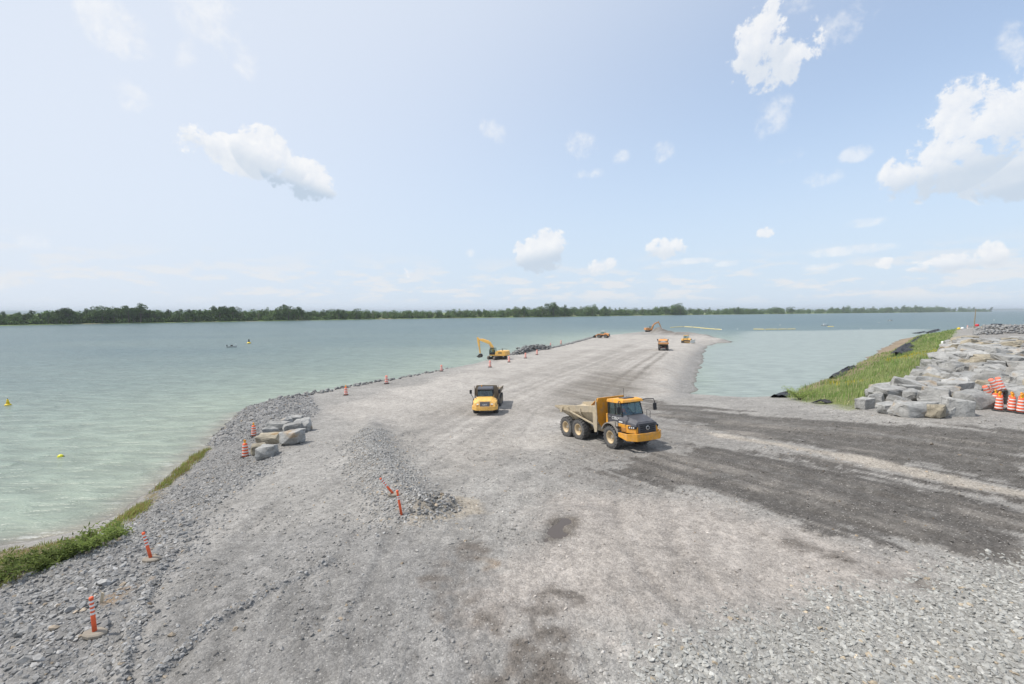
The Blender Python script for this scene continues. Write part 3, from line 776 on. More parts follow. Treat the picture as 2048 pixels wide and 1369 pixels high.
def open_keep(x, y):
    soft = fbm(x, y, 2.5, 61) * 2 + .55
    road = np.maximum(inside(Z_ROAD1)(x, y), inside(Z_ROAD2)(x, y))
    k = np.clip(soft, .08, 1) * (1 - .72 * road) * (1 - .7 * inside(Z_PINK)(x, y)) * (1 - inside(Z_BERM)(x, y)) * (1 - inside(PUDDLE)(x, y))
    return k * np.clip(1.15 - y / 42, .05, 1) * (poly_sd(x, y, SHORE) > .5)
o1 = stones_in(170000, (-26, 34), (8.5, 46), open_keep, .014, .085, None, .2, power=4.0)
scatter_stones('scattered_gravel', 'scattered small grey stones lying over the packed yard', *o1)
# ================================================================== boulders
def rock_material(name, rgb, stain=.25):
    m, t, b = new_mat(name)
    tc = N(t, 'ShaderNodeTexCoord'); oi = N(t, 'ShaderNodeObjectInfo')
    off = N(t, 'ShaderNodeVectorMath', operation='ADD'); L(t, tc.outputs['Object'], off.inputs[0])
    sc_ = N(t, 'ShaderNodeVectorMath', operation='SCALE'); sc_.inputs[0].default_value = (37, 11, 23); L(t, oi.outputs['Random'], sc_.inputs['Scale']); L(t, sc_.outputs[0], off.inputs[1])
    n1 = N(t, 'ShaderNodeTexNoise'); n1.inputs['Scale'].default_value = 2.2; n1.inputs['Detail'].default_value = 9; n1.inputs['Roughness'].default_value = .68
    n2 = N(t, 'ShaderNodeTexNoise'); n2.inputs['Scale'].default_value = .9; n2.inputs['Detail'].default_value = 5
    n3 = N(t, 'ShaderNodeTexNoise'); n3.inputs['Scale'].default_value = 14; n3.inputs['Detail'].default_value = 4
    for n in (n1, n2, n3): L(t, off.outputs[0], n.inputs['Vector'])
    k = math_node(t, 'MULTIPLY', smooth(t, n1.outputs['Fac'], .3, .7, .72, 1.2), smooth(t, n3.outputs['Fac'], .3, .7, .88, 1.1))
    k = math_node(t, 'MULTIPLY', k, math_node(t, 'MULTIPLY_ADD', oi.outputs['Random'], .3, .85))
    c = N(t, 'ShaderNodeVectorMath', operation='SCALE'); c.inputs[0].default_value = rgb; L(t, k, c.inputs['Scale'])
    vo = N(t, 'ShaderNodeTexVoronoi', feature='DISTANCE_TO_EDGE'); vo.inputs['Scale'].default_value = 2.6
    wp = N(t, 'ShaderNodeVectorMath', operation='MULTIPLY_ADD'); L(t, n1.outputs['Color'], wp.inputs[0]); wp.inputs[1].default_value = (.5, .5, .5); L(t, off.outputs[0], wp.inputs[2]); L(t, wp.outputs[0], vo.inputs['Vector'])
    crack = smooth(t, vo.outputs['Distance'], .0, .035, .45, 1.0)
    k = math_node(t, 'MULTIPLY', k, crack)
    f = math_node(t, 'MULTIPLY', smooth(t, n2.outputs['Fac'], .58, .72), stain)
    f = math_node(t, 'MULTIPLY', f, smooth(t, oi.outputs['Random'], .45, .9, .15, 1.6), clamp=True)
    L(t, mixcol(t, f, c.outputs[0], (.34, .225, .11)), b.inputs['Base Color'])
    b.inputs['Roughness'].default_value = .88; b.inputs['Specular IOR Level'].default_value = .3
    bp = N(t, 'ShaderNodeBump'); bp.inputs['Strength'].default_value = .8; bp.inputs['Distance'].default_value = .09
    L(t, math_node(t, 'MULTIPLY_ADD', crack, .4, n1.outputs['Fac']), bp.inputs['Height']); L(t, bp.outputs[0], b.inputs['Normal'])
    return m
M_ROCK = rock_material('quarried_limestone', (.325, .32, .305), .6)
M_ROCKTAN = rock_material('rusty_limestone', (.33, .29, .22), 1.0)
M_ROCKDARK = rock_material('dark_quarry_rock', (.20, .202, .205), .15)
M_RIPRAP = rock_material('riprap_rock', (.29, .287, .28), .3)

def rock_mesh(seed, mat, cuts=2, rough=.062, boxy=.85):
    """Angular quarried block about one metre in size: a hull of jittered points, broken up and roughened."""
    r = random.Random(seed); bm = bmesh.new()
    j = lambda k: r.uniform(-k, k)
    for sx in (-1, 1):
        for sy in (-1, 1):
            for sz in (-1, 1): bm.verts.new(Vector((sx * (.42 + j(.13)), sy * (.40 + j(.13)), sz * (.38 + j(.14)))))
    for i in range(7):
        d = Vector((r.gauss(0, 1), r.gauss(0, 1), r.gauss(0, 1))).normalized(); bm.verts.new(d * r.uniform(.5, .6))
    res = bmesh.ops.convex_hull(bm, input=bm.verts)
    bmesh.ops.delete(bm, geom=[v for v in bm.verts if not v.link_faces], context='VERTS')
    bmesh.ops.bevel(bm, geom=list(bm.edges), offset=.022, segments=1, affect='EDGES')
    bmesh.ops.triangulate(bm, faces=bm.faces)
    bmesh.ops.subdivide_edges(bm, edges=[e for e in bm.edges if e.calc_length() > .22], cuts=cuts, use_grid_fill=True)
    bmesh.ops.triangulate(bm, faces=bm.faces)
    o = Vector((seed * 3.1, seed * 1.7, 0))
    for v in bm.verts:
        n = mnoise.noise_vector(v.co * 3.2 + o) * rough + mnoise.noise_vector(v.co * 8 + o) * rough * .5
        v.co += n
    lo = [min(v.co[i] for v in bm.verts) for i in range(3)]; hi = [max(v.co[i] for v in bm.verts) for i in range(3)]
    for v in bm.verts:
        for i in range(3): v.co[i] = (v.co[i] - (lo[i] + hi[i]) / 2) / (hi[i] - lo[i])
        v.co[2] += .5
    bmesh.ops.recalc_face_normals(bm, faces=bm.faces)
    me = bpy.data.meshes.new('boulder'); bm.to_mesh(me); bm.free(); me.materials.append(mat)
    return me
ROCKS = [rock_mesh(s + 1, M_ROCK) for s in range(14)]
ROCKS_TAN = [rock_mesh(s + 40, M_ROCKTAN) for s in range(4)]
def boulder(p, size, rz, label, group=None, me=None, tilt=(0, 0), sink=.12, name='boulder'):
    me = me or random.choice(ROCKS)
    o = mesh_obj(name, me); o.scale = size
    o.rotation_euler = (tilt[0], tilt[1], rz)
    o.location = (p[0], p[1], p[2] - sink * size[2])
    return tag(o, label, 'boulder', group)
def px_boulder(u, v, w, h, label, group=None, me=None, depth=.85, rz=0, tilt=(0, 0), lift=0):
    """A boulder whose foot shows at pixel (u, v) and that looks w by h pixels."""
    p = place(u, v); k = p[1] / FPX
    d = w * k * depth
    q = Vector((p[0], p[1] + d * .45, 0)); q.z = gz(q.x, q.y) + lift
    return boulder(q, (w * k * 1.02, d, h * k * .92), rz, label, group, me, tilt)

# the group of boulders between the two drums on the left
G = 'boulders heaped beside the bank drums'
for a in [
    (524, 921, 42, 31, 'square grey boulder at the front of the bank heap', 0, .9, .1), (512, 912, 30, 28, 'tan topped boulder close against the striped drum', 't0', .8, .5),
    (529, 895, 46, 27, 'rusty tan boulder with a pale flat top in the bank heap', 't1', .8, .3), (571, 893, 54, 36, 'largest pale grey wedge boulder facing the yard in the bank heap', 3, .8, -.2),
    (535, 874, 34, 22, 'small grey boulder behind the rusty one in the bank heap', 4, .8, .6), (547, 866, 44, 24, 'flat topped pale boulder at the back of the bank heap', 5, .8, 0),
    (580, 868, 40, 26, 'cream grey boulder in the middle of the bank heap', 6, .8, .4), (600, 864, 36, 32, 'upright grey boulder at the yard end of the bank heap', 7, .8, .2),
    (569, 856, 24, 24, 'dark narrow boulder standing behind the bank heap', 8, .9, 1.0), (588, 846, 28, 16, 'low boulder farthest back in the bank heap', 9, .8, .2)]:
    me = ROCKS_TAN[int(a[5][1])] if isinstance(a[5], str) else ROCKS[a[5]]
    px_boulder(*a[:5], G, me, a[6], a[7])

# front row of the stockpile on the right, then the field behind it
front = [(1739, 819, 34, 30, 'pale boulder at the grass end of the stockpile front row', 10, .9, .3), (1762, 812, 32, 30, 'rounded grey boulder behind the first of the front row', 11, .9, .8),
         (1791, 828, 48, 26, 'low rounded grey boulder second in the stockpile front row', 12, .8, .1), (1797, 806, 54, 32, 'broad pale boulder set back behind the low rounded one', 13, .8, .2),
         (1846, 836, 80, 40, 'long flat topped boulder in the middle of the front row', 0, .6, 0), (1884, 837, 40, 34, 'rust stained dark boulder wedged in the front row', 't2', .8, .6),
         (1908, 834, 34, 28, 'broken grey boulder beside the rust stained one', 3, .9, 1.1), (1930, 834, 50, 46, 'tall split grey boulder at the end of the front row', 5, .8, -.4),
         (1972, 819, 66, 44, 'big overhanging pale boulder next to the stacked drums', 7, .8, .2), (1838, 806, 44, 26, 'grey block behind the long flat topped boulder', 8, .8, .4),
         (1882, 802, 40, 26, 'pale block with a bright ledge behind the front row', 9, .8, 0), (1930, 796, 62, 36, 'large pale block above the tall split boulder', 10, .8, .3),
         (2060, 812, 50, 40, 'boulder behind the stacked drums at the edge of the yard', 11, .8, .3)]
taken = []
for a in front:
    me = ROCKS_TAN[int(a[5][1])] if isinstance(a[5], str) else ROCKS[a[5]]
    o = px_boulder(*a[:5], 'front row of the boulder stockpile', me, a[6], a[7], lift=.25 if a[1] < 810 else 0)
    taken.append((o.location.x, o.location.y, max(o.scale[0], o.scale[1]) / 2))
FIELD = gpoly([(1735, 808), (1765, 792), (1800, 775), (1850, 745), (1893, 712), (1900, 690), (2180, 688), (2180, 800), (2085, 806), (1990, 806), (1900, 812), (1800, 815)])
def stockpile():
    rr = random.Random(5); P = np.array(FIELD); n = 0
    lo, hi = P.min(0), P.max(0); tries = 0
    while tries < 9000 and n < 299:
        tries += 1
        x, y = rr.uniform(lo[0], hi[0]), rr.uniform(lo[1], hi[1])
        s_ = poly_sd(np.array([x]), np.array([y]), FIELD)[0]
        if s_ < 0 or x > y * 1.2 + 1.5: continue
        r = rr.uniform(.75, 1.5) * (1 if y < 60 else 1.12)
        if any((x - a) ** 2 + (y - b) ** 2 < ((r + c) * .70) ** 2 for a, b, c in taken): continue
        taken.append((x, y, r)); n += 1
        far = sstep(np.array([y]), 70, 85)[0]
        tan = rr.random() < .10 + .35 * far
        me = rr.choice(ROCKS_TAN) if tan else rr.choice(ROCKS)
        h = r * rr.uniform(.85, 1.35)
        w2 = r * rr.uniform(1.6, 2.1); row = 'just behind the front row' if y < 45 else ('halfway to the pad' if y < 66 else 'close to the open pad')
        side = 'next to the grass' if s_ < 2.2 else ('at the picture edge' if x > y * 1.02 else 'amid the others')
        big = 'very large' if r > 1.35 else ('large' if r > 1.1 else ('mid sized' if r > .9 else 'small'))
        shp = 'tall' if h > 1.25 * r else ('flat' if h < r else 'blocky')
        hue = 'rust stained' if tan else 'grey'
        boulder((x, y, gz(x, y) + .15 * min(1, max(0, s_ - 1))), (r * 2.25, w2, h * 1.1), rr.uniform(0, 6.28), f'{big} {shp} {hue} stockpile boulder {side} {row}',
                f'{hue} boulders of the stockpile', me, (rr.uniform(-.25, .25), rr.uniform(-.25, .25)), .15)
stockpile()

# rock too many to count: armour along the causeway edge, the heap by the excavator, the far stone pile
def rock_mass(name, label, pts, mat):
    """pts: (x, y, z, radius) -> one mesh of low-detail angular rocks."""
    base = []
    for k in range(8):
        bm = bmesh.new(); r = random.Random(k + 300)
        for i in range(10):
            d = Vector((r.gauss(0, 1), r.gauss(0, 1), r.gauss(0, 1))).normalized(); bm.verts.new(d * r.uniform(.75, 1.1))
        bmesh.ops.convex_hull(bm, input=bm.verts); bmesh.ops.delete(bm, geom=[v for v in bm.verts if not v.link_faces], context='VERTS')
        bm.verts.index_update(); bm.faces.ensure_lookup_table()
        base.append((np.array([v.co[:] for v in bm.verts]), np.array([[l.vert.index for l in f.loops] for f in bm.faces]))); bm.free()
    V, F = [], []; off = 0
    for (x, y, z, r) in pts:
        v, f = base[random.randrange(8)]
        R = np.array(Euler((random.uniform(0, 6), random.uniform(0, 6), random.uniform(0, 6))).to_matrix())
        sc = np.array([random.uniform(.8, 1.3), random.uniform(.7, 1.1), random.uniform(.55, .9)]) * r
        V.append((v @ R.T) * sc + np.array([x, y, z])); F.append(f + off); off += len(v)
    me = np_mesh(name, np.concatenate(V), np.concatenate(F), 3); me.materials.append(mat)
    return tag(mesh_obj(name, me), label, 'rocks', None, 'stuff')
pts = []
edge = [ground_hit(u, v)[:2] for u, v in ((560, 800), (600, 794), (640, 787), (690, 777), (770, 763), (860, 747), (950, 727), (1010, 713), (1060, 704), (1110, 696), (1190, 675))]
for i in range(len(edge) - 1):
    a, b = edge[i], edge[i + 1]; ln = np.hypot(*(b - a))
    for k in range(int(ln * 5)):
        q = a + (b - a) * random.random(); w = abs(random.gauss(0, 1.0))
        x, y = q[0] - w * .8 + random.gauss(0, .3), q[1] + w * .7
        r = random.uniform(.16, .42) * (1 + .3 * (q[1] > 100))
        pts.append((x, y, gz(x, y) + r * .35, r))
rock_mass('shore_riprap', 'loose broken rock edging the causeway along the open water', pts, M_RIPRAP)
pts = []
hp = [at_h(u, v, HC) for u, v in ((1036, 709), (1050, 704), (1066, 700), (1082, 698), (1098, 697))]
for i in range(520):
    k = random.random() * (len(hp) - 1); a = int(k); q = hp[a] + (hp[a + 1] - hp[a]) * (k - a)
    w = random.gauss(0, 1.9); hgt = 1.5 * math.sin(math.pi * min(1, max(0, (k + .5) / len(hp)))) + .5
    x, y = q[0] - abs(w) * .5 + random.gauss(0, .9), q[1] + w + 2.0
    z = max(gz(x, y), WATER_Z) + max(0, hgt * (1 - abs(w) / 3.4)) * random.random() ** .4
    pts.append((x, y, z, random.uniform(.3, .62)))
rock_mass('rock_heap', 'heap of broken rock at the water behind the large excavator', pts, M_RIPRAP)
pts = []
for i in range(1500):
    u = random.uniform(1948, 2260); v = 657 + random.uniform(0, 10)
    p = at_h(u, v, 7.75); w = min(1, (u - 1945) / 25)
    hgt = 2.0 * w * (1 - abs((v - 662.) / 6) ** 2)
    pts.append((p[0], p[1], gz(p[0], p[1]) + max(0, hgt) * random.random() ** .5, random.uniform(.4, .85)))
rock_mass('stone_pile', 'long pile of grey stone on the far side of the pad', pts, M_RIPRAP)
# ================================================================== grass, weeds, shrubs
def leaf_material(name, attr=None, rgb=(.06, .10, .03), trans=.25, var=.35):
    m, t, b = new_mat(name)
    oi = N(t, 'ShaderNodeObjectInfo'); g = N(t, 'ShaderNodeNewGeometry')
    n = N(t, 'ShaderNodeTexNoise'); n.inputs['Scale'].default_value = .35; n.inputs['Detail'].default_value = 4
    L(t, g.outputs['Position'], n.inputs['Vector'])
    k = smooth(t, n.outputs['Fac'], .3, .7, 1 - var, 1 + var)
    if attr:
        a = N(t, 'ShaderNodeAttribute', attribute_name=attr); src = a.outputs['Color']
        c = N(t, 'ShaderNodeVectorMath', operation='SCALE'); L(t, src, c.inputs[0])
    else:
        c = N(t, 'ShaderNodeVectorMath', operation='SCALE'); c.inputs[0].default_value = rgb
        k = math_node(t, 'MULTIPLY', k, math_node(t, 'MULTIPLY_ADD', oi.outputs['Random'], .5, .75))
        k = math_node(t, 'MULTIPLY', k, math_node(t, 'MULTIPLY_ADD', g.outputs['Random Per Island'], .6, .7))
    L(t, k, c.inputs['Scale'])
    L(t, c.outputs[0], b.inputs['Base Color']); b.inputs['Roughness'].default_value = .7; b.inputs['Specular IOR Level'].default_value = .2
    tr = N(t, 'ShaderNodeBsdfTranslucent'); L(t, c.outputs[0], tr.inputs['Color'])
    mx = N(t, 'ShaderNodeMixShader'); mx.inputs[0].default_value = trans
    L(t, b.outputs[0], mx.inputs[1]); L(t, tr.outputs[0], mx.inputs[2])
    L(t, mx.outputs[0], t.nodes['Material Output'].inputs['Surface'])
    return m
M_GRASS = leaf_material('grass_blades', 'blade_colour', trans=.4, var=.18)

def blades(name, label, x, y, h, w, col, lean=.35, cat='grass'):
    """Every blade is a bent strip of two faces standing on the ground sheet."""
    n = len(x); z = fast_z(x, y) - .03
    a = rng.uniform(0, 6.28, n); dx, dy = np.cos(a) * w / 2, np.sin(a) * w / 2
    la = rng.normal(0.4, .9, n); ll = h * np.abs(rng.normal(0, lean, n)); lx, ly = np.cos(la) * ll, np.sin(la) * ll
    P = np.stack([x, y, z], 1)
    D = np.stack([dx, dy, 0 * dx], 1)
    mid = P + np.stack([lx * .3, ly * .3, h * .55], 1); tip = P + np.stack([lx, ly, h], 1)
    V = np.stack([P - D, P + D, mid + D * .8, mid - D * .8, tip], 1).reshape(-1, 3)
    i = np.arange(n)[:, None] * 5
    F = np.concatenate([i + np.array([[0, 1, 2]]), i + np.array([[0, 2, 3]]), i + np.array([[3, 2, 4]])])
    me = np_mesh(name, V, F, 3)
    color_attr(me, 'blade_colour', np.repeat(col, 5, 0)); me.materials.append(M_GRASS)
    return tag(mesh_obj(name, me), label, cat, None, 'stuff')

def grass_bank():
    P = np.array(Z_GRASS); lo, hi = P.min(0), P.max(0)
    n = 900000
    x = rng.uniform(lo[0], hi[0], n); y = rng.uniform(lo[1], hi[1], n)
    k = (x < y * 1.15 + 3); x, y = x[k], y[k]
    sd = poly_sd(x, y, Z_GRASS)
    clump = .5 + fbm(x, y, 2.2, 71) * 1.5
    k = (sd + fbm(x, y, 3, 72) * 2.5 > 0) & (rng.uniform(0, 1, len(x)) < np.clip(clump + .25, .45, 1) * np.clip(70 / y, .15, 1))
    x, y = x[k], y[k]; n = len(x)
    tall = np.clip(.75 + fbm(x, y, 4, 73) * 1.3, .35, 1.5)
    h = tall * rng.uniform(.55, 1.15, n) * np.where(y > 90, .9, 1); w = rng.uniform(.03, .065, n) * np.clip(y / 60, 1, 2.8)
    mixn = fbm(x, y, 5, 74) + fbm(x, y, 1.2, 75) * .8 + rng.normal(0, .16, n)
    m = sstep(mixn, -.45, .5)[:, None]
    col = np.array([[.15, .255, .06]]) * (1 - m) + np.array([[.33, .37, .14]]) * m
    dry = (rng.uniform(0, 1, n) < .13)[:, None]; col = np.where(dry, np.array([[.42, .38, .22]]), col)
    # goldenrod in flower
    for (u, v, r) in ((1692, 765, 2.6), (1674, 769, 2.2), (1850, 708, 6), (1872, 706, 6), (1838, 712, 4)):
        q = place(u, v); d = np.hypot((x - q[0]), (y - q[1]) * .8) + fbm(x, y, 2, 76) * r
        f = (d < r) & (rng.uniform(0, 1, n) < .3)
        col = np.where(f[:, None], np.array([[.50, .40, .04]]), col)
    blades('grass', 'tall green grass and weeds on the slope between basin and boulders', x, y, h, w, np.clip(col * np.exp(rng.normal(0, .18, n))[:, None], 0, .7))
grass_bank()

def weed_strip():
    P = np.array(Z_WEED); lo, hi = P.min(0), P.max(0); n = 60000
    x = rng.uniform(lo[0], hi[0], n); y = rng.uniform(lo[1], hi[1], n)
    sd = poly_sd(x, y, Z_WEED); c = fbm(x, y, 2.5, 81) * 2.2 + .45
    k = (sd + fbm(x, y, 1, 82) > -.1) & (rng.uniform(0, 1, n) < np.clip(c, .03, 1)) & (fast_z(x, y) > WATER_Z + .05)
    x, y, c = x[k], y[k], c[k]; n = len(x)
    h = np.clip(.1 + c * .28, .06, .55) * rng.uniform(.5, 1.3, n); w = rng.uniform(.02, .05, n)
    m = rng.uniform(0, 1, n)[:, None]
    col = np.array([[.19, .26, .06]]) * (1 - m) + np.array([[.36, .37, .12]]) * m
    dry = (rng.uniform(0, 1, n) < .25)[:, None]; col = np.where(dry, np.array([[.33, .22, .11]]), col)
    blades('shore_weeds', 'low green weeds along the near waterline', x, y, h, w, col, .6, 'weeds')
weed_strip()

M_BUSH = leaf_material('willow_bush_leaves', rgb=(.21, .27, .075), trans=.5)
M_TWIG = paint('brown_twig', (.09, .065, .045), .9)
def shrub(u, v, r, h, label):
    p = place(u, v)
    o = empty('shrub', p, 0, label, 'shrub', 'shrubs at the near waterline')
    rr = random.Random(int(u)); st = MB(); V = []; F = []
    for i in range(16):
        a = rr.uniform(0, 6.28); l = rr.uniform(.5, 1); tip = Vector((math.cos(a) * r * l, math.sin(a) * r * l, h * (1.1 - .45 * l) * rr.uniform(.7, 1.05)))
        st.tube([(0, 0, -.05), tip * .5 + Vector((0, 0, .12)), tip], [.018, .012, .005], 5)
        for k in range(46):
            q = tip * rr.uniform(.25, 1.05) + Vector((rr.gauss(0, .13), rr.gauss(0, .13), rr.gauss(0, .1) + .06))
            d = Vector((rr.gauss(0, 1), rr.gauss(0, 1), rr.gauss(0, .6))).normalized() * rr.uniform(.07, .15); e = d.orthogonal().normalized() * .026
            n = len(V); V += [q - d, q + e, q + d, q - e]; F.append((n, n + 1, n + 2, n + 3))
    st.build('stem', M_TWIG, o)
    me = np_mesh('foliage', np.array([v[:] for v in V]), np.array(F), 4); me.materials.append(M_BUSH); mesh_obj('foliage', me, o)
shrub(180, 1100, 1.05, .8, 'dense round green bush on the shore below the gravel bank')
shrub(215, 1082, .8, .55, 'smaller bush touching the dense round shore bush')
shrub(95, 1132, .8, .5, 'low spreading bush on the bare sandy part of the shore')
shrub(128, 1118, .6, .4, 'low bush between the sandy patch and the gravel bank')
shrub(8, 1160, 1.0, .75, 'dark bush cut by the left edge of the picture')
shrub(1600, 800, 1.6, 1.7, 'grey green willow clump at the road end of the grass slope')

# ================================================================== far bank with its wood
FAR = [(-420, 664), (-200, 658), (0, 652), (180, 648.5), (350, 646), (520, 643), (700, 640), (900, 637), (1100, 634.5), (1250, 632.2), (1400, 630.2), (1600, 628.2), (1700, 627), (1800, 626), (1900, 624.8), (1985, 624.0)]
FARP = np.array([at_h(u, v, HW)[:2] for u, v in FAR])
FARN = []
for i in range(len(FARP)):
    d = FARP[min(i + 1, len(FARP) - 1)] - FARP[max(i - 1, 0)]; d /= np.hypot(*d); FARN.append((-d[1], d[0]))
FARN = np.array(FARN)
FAR_U = [f[0] for f in FAR]
def far_at(u, back=0.0):
    x = np.interp(u, FAR_U, FARP[:, 0]); y = np.interp(u, FAR_U, FARP[:, 1])
    nx = np.interp(u, FAR_U, FARN[:, 0]); ny = np.interp(u, FAR_U, FARN[:, 1])
    return np.array([x + nx * back, y + ny * back])
def far_z(back): return WATER_Z + min(max(back, 0) * .05, 1.6) + .15
def far_bank():
    m, t, b = new_mat('far_meadow')
    g = N(t, 'ShaderNodeNewGeometry'); n = N(t, 'ShaderNodeTexNoise'); n.inputs['Scale'].default_value = .02; n.inputs['Detail'].default_value = 6
    L(t, g.outputs['Position'], n.inputs['Vector'])
    c = mixcol(t, smooth(t, n.outputs['Fac'], .5, .62), (.17, .235, .07), (.33, .31, .19))
    L(t, c, b.inputs['Base Color']); b.inputs['Roughness'].default_value = .95
    us = np.linspace(FAR_U[0], FAR_U[-1], 220); backs = [-6, 0, 4, 14, 40, 120, 400, 900]
    V = []; 
    for u in us:
        for k in backs:
            kk = k * (1 + .8 * (vnoise(u * .05, 0, 9) - .5)) if k else k + 5 * (vnoise(u * .08, 3, 4) - .5)
            q = far_at(u, kk); V.append((q[0], q[1], far_z(kk) if k >= 0 else WATER_Z - .6))
    nb = len(backs); idx = np.arange(len(V)).reshape(len(us), nb)
    F = np.stack([idx[:-1, :-1], idx[:-1, 1:], idx[1:, 1:], idx[1:, :-1]], -1).reshape(-1, 4)
    me = np_mesh('far_shore', np.array(V), F, 4); me.materials.append(m); tag(mesh_obj('far_shore', me), kind='structure')
far_bank()

TOPS = [(-420, 640), (-200, 632), (0, 626), (60, 623), (110, 621), (130, 616), (150, 616), (165, 620), (180, 614), (220, 611), (250, 613), (280, 607), (300, 612), (312, 616), (335, 620), (380, 619), (420, 615), (440, 613), (470, 613), (485, 616),
        (510, 620), (540, 616), (560, 612), (582, 610), (598, 616), (640, 620), (700, 617), (715, 616), (735, 620), (800, 620), (850, 619), (880, 620), (950, 618), (1000, 618), (1045, 613), (1070, 616), (1095, 608), (1110, 605), (1128, 608),
        (1145, 614), (1180, 611), (1192, 608), (1212, 612), (1240, 615), (1265, 616), (1290, 615), (1325, 616), (1340, 609), (1356, 606), (1372, 611), (1385, 616), (1440, 615), (1470, 614), (1492, 612), (1520, 615), (1580, 613), (1600, 616), (1660, 616),
        (1700, 612), (1740, 614), (1790, 612), (1850, 610), (1900, 611), (1940, 614), (1975, 616), (1990, 618)]
M_LEAF = [leaf_material('dark_broadleaf', rgb=(.07, .118, .038), trans=.22), leaf_material('mid_broadleaf', rgb=(.105, .165, .05), trans=.22), leaf_material('pale_broadleaf', rgb=(.155, .205, .08), trans=.25)]
M_BARK = paint('grey_bark', (.12, .1, .085), .95)
M_DEAD = paint('bare_dead_branches', (.21, .18, .155), .95)

def crown_cards(seed, lobes, n, size, form):
    """Leaf clumps through the crown volume; unit tree height, crown radius about .32."""
    r = np.random.default_rng(seed); V = []
    for i in range(n):
        c, rad = lobes[r.integers(0, len(lobes))]
        d = r.normal(0, 1, 3); d /= np.linalg.norm(d); k = r.uniform(.35, 1.0) ** .5
        p = np.array(c) + d * rad * k * np.array([1, 1, form])
        a = r.normal(0, 1, 3); a /= np.linalg.norm(a); b = np.cross(a, r.normal(0, 1, 3)); b /= np.linalg.norm(b)
        s = size * r.uniform(.6, 1.4)
        V += [p - a * s, p + b * s * .7, p + a * s, p - b * s * .7]
    V = np.array(V); F = np.arange(len(V)).reshape(-1, 4)
    return V, F
def tree_kind(seed, mat, wide, low, form):
    r = random.Random(seed); lobes = [((0, 0, .62), .2 * wide)]
    for i in range(r.randint(7, 11)):
        a = r.uniform(0, 6.28); q = r.uniform(.08, .26) * wide; z = r.uniform(low, .84)
        lobes.append(((math.cos(a) * q, math.sin(a) * q, z), r.uniform(.1, .17) * wide))
    lobes.append(((r.uniform(-.06, .06), r.uniform(-.06, .06), .86), .12 * wide))
    V, F = crown_cards(seed, lobes, 900, .026, form)
    V[:, 2] = V[:, 2] / V[:, 2].max()
    me = np_mesh('crown', V, F, 4); me.materials.append(mat)
    tk = MB(); tk.tube([(0, 0, -.02), (.01, 0, .3), (0, .01, .62)], [.028, .02, .01], 7)
    for i in range(4):
        a = r.uniform(0, 6.28); tk.tube([(0, 0, .28 + .06 * i), (math.cos(a) * .1, math.sin(a) * .1, .45 + .05 * i), (math.cos(a) * .17, math.sin(a) * .17, .6 + .05 * i)], [.012, .008, .004], 5)
    tme = tk.mesh('trunk'); tme.materials.append(M_BARK)
    return me, tme
TREES = [tree_kind(100 + i, M_LEAF[(0, 0, 1, 1, 2, 0, 1, 2)[i]], (1.0, 1.25, .9, 1.3, 1.1, .75, 1.0, 1.35)[i], (.32, .28, .3, .22, .25, .3, .2, .18)[i], (1, .9, 1.2, .9, 1, 1.25, 1, .85)[i]) for i in range(8)]
def bare_tree():
    mb = MB(); r = random.Random(3)
    mb.tube([(0, 0, -.02), (0, .01, .5), (.01, 0, 1)], [.018, .012, .003], 5)
    for i in range(34):
        a = r.uniform(0, 6.28); z = r.uniform(.2, .85); l = r.uniform(.08, .26) * (1.1 - z * .5)
        mb.tube([(0, 0, z), (math.cos(a) * l * .5, math.sin(a) * l * .5, z + .06), (math.cos(a) * l, math.sin(a) * l, z + .16)], [.008, .006, .003], 4)
    me = mb.mesh('branches'); me.materials.append(M_DEAD); return me
BARE = bare_tree()
def tree(u, back, top_v, kind, label, group, wfac=1.0, name='tree'):
    q = far_at(u, back); z0 = far_z(back)
    foot = CAM_Z - z0; d = q[1]
    vb = 620 + FPX * foot / d
    h = max(4.0, (vb - top_v) / FPX * d)
    o = empty(name, (q[0], q[1], z0), random.uniform(0, 6.28), label, 'tree', group)
    o.scale = (h * wfac, h * wfac, h)
    if kind == 'bare': mesh_obj('branches', BARE, o)
    else: mesh_obj('crown', TREES[kind][0], o); mesh_obj('trunk', TREES[kind][1], o)
    return o
SECT = [(120, 'at the picture edge of the far wood'), (200, 'between the pointed pair and the tallest domed tree'), (300, 'around the tallest domed tree of the far wood'), (430, 'in the even wood behind the small boat'), (500, 'by the gap in the far wood'),
        (620, 'on the far point with the broad dark mass'), (735, 'just short of the bare grey thicket'), (880, 'within the bare grey thicket'), (1030, 'in the low wood behind the large excavator'), (1160, 'around the tall crowned tree across the water'),
        (1300, 'behind the loader on the far bank'), (1400, 'around the twin headed tree'), (1520, 'on the low shore behind the silt booms'), (1640, 'near the solitary dark tree past the booms'), (1760, 'on the thin low shore behind the boats'), (1900, 'on the wooded rise of the far point'), (2100, 'at the tapering end of the far point')]
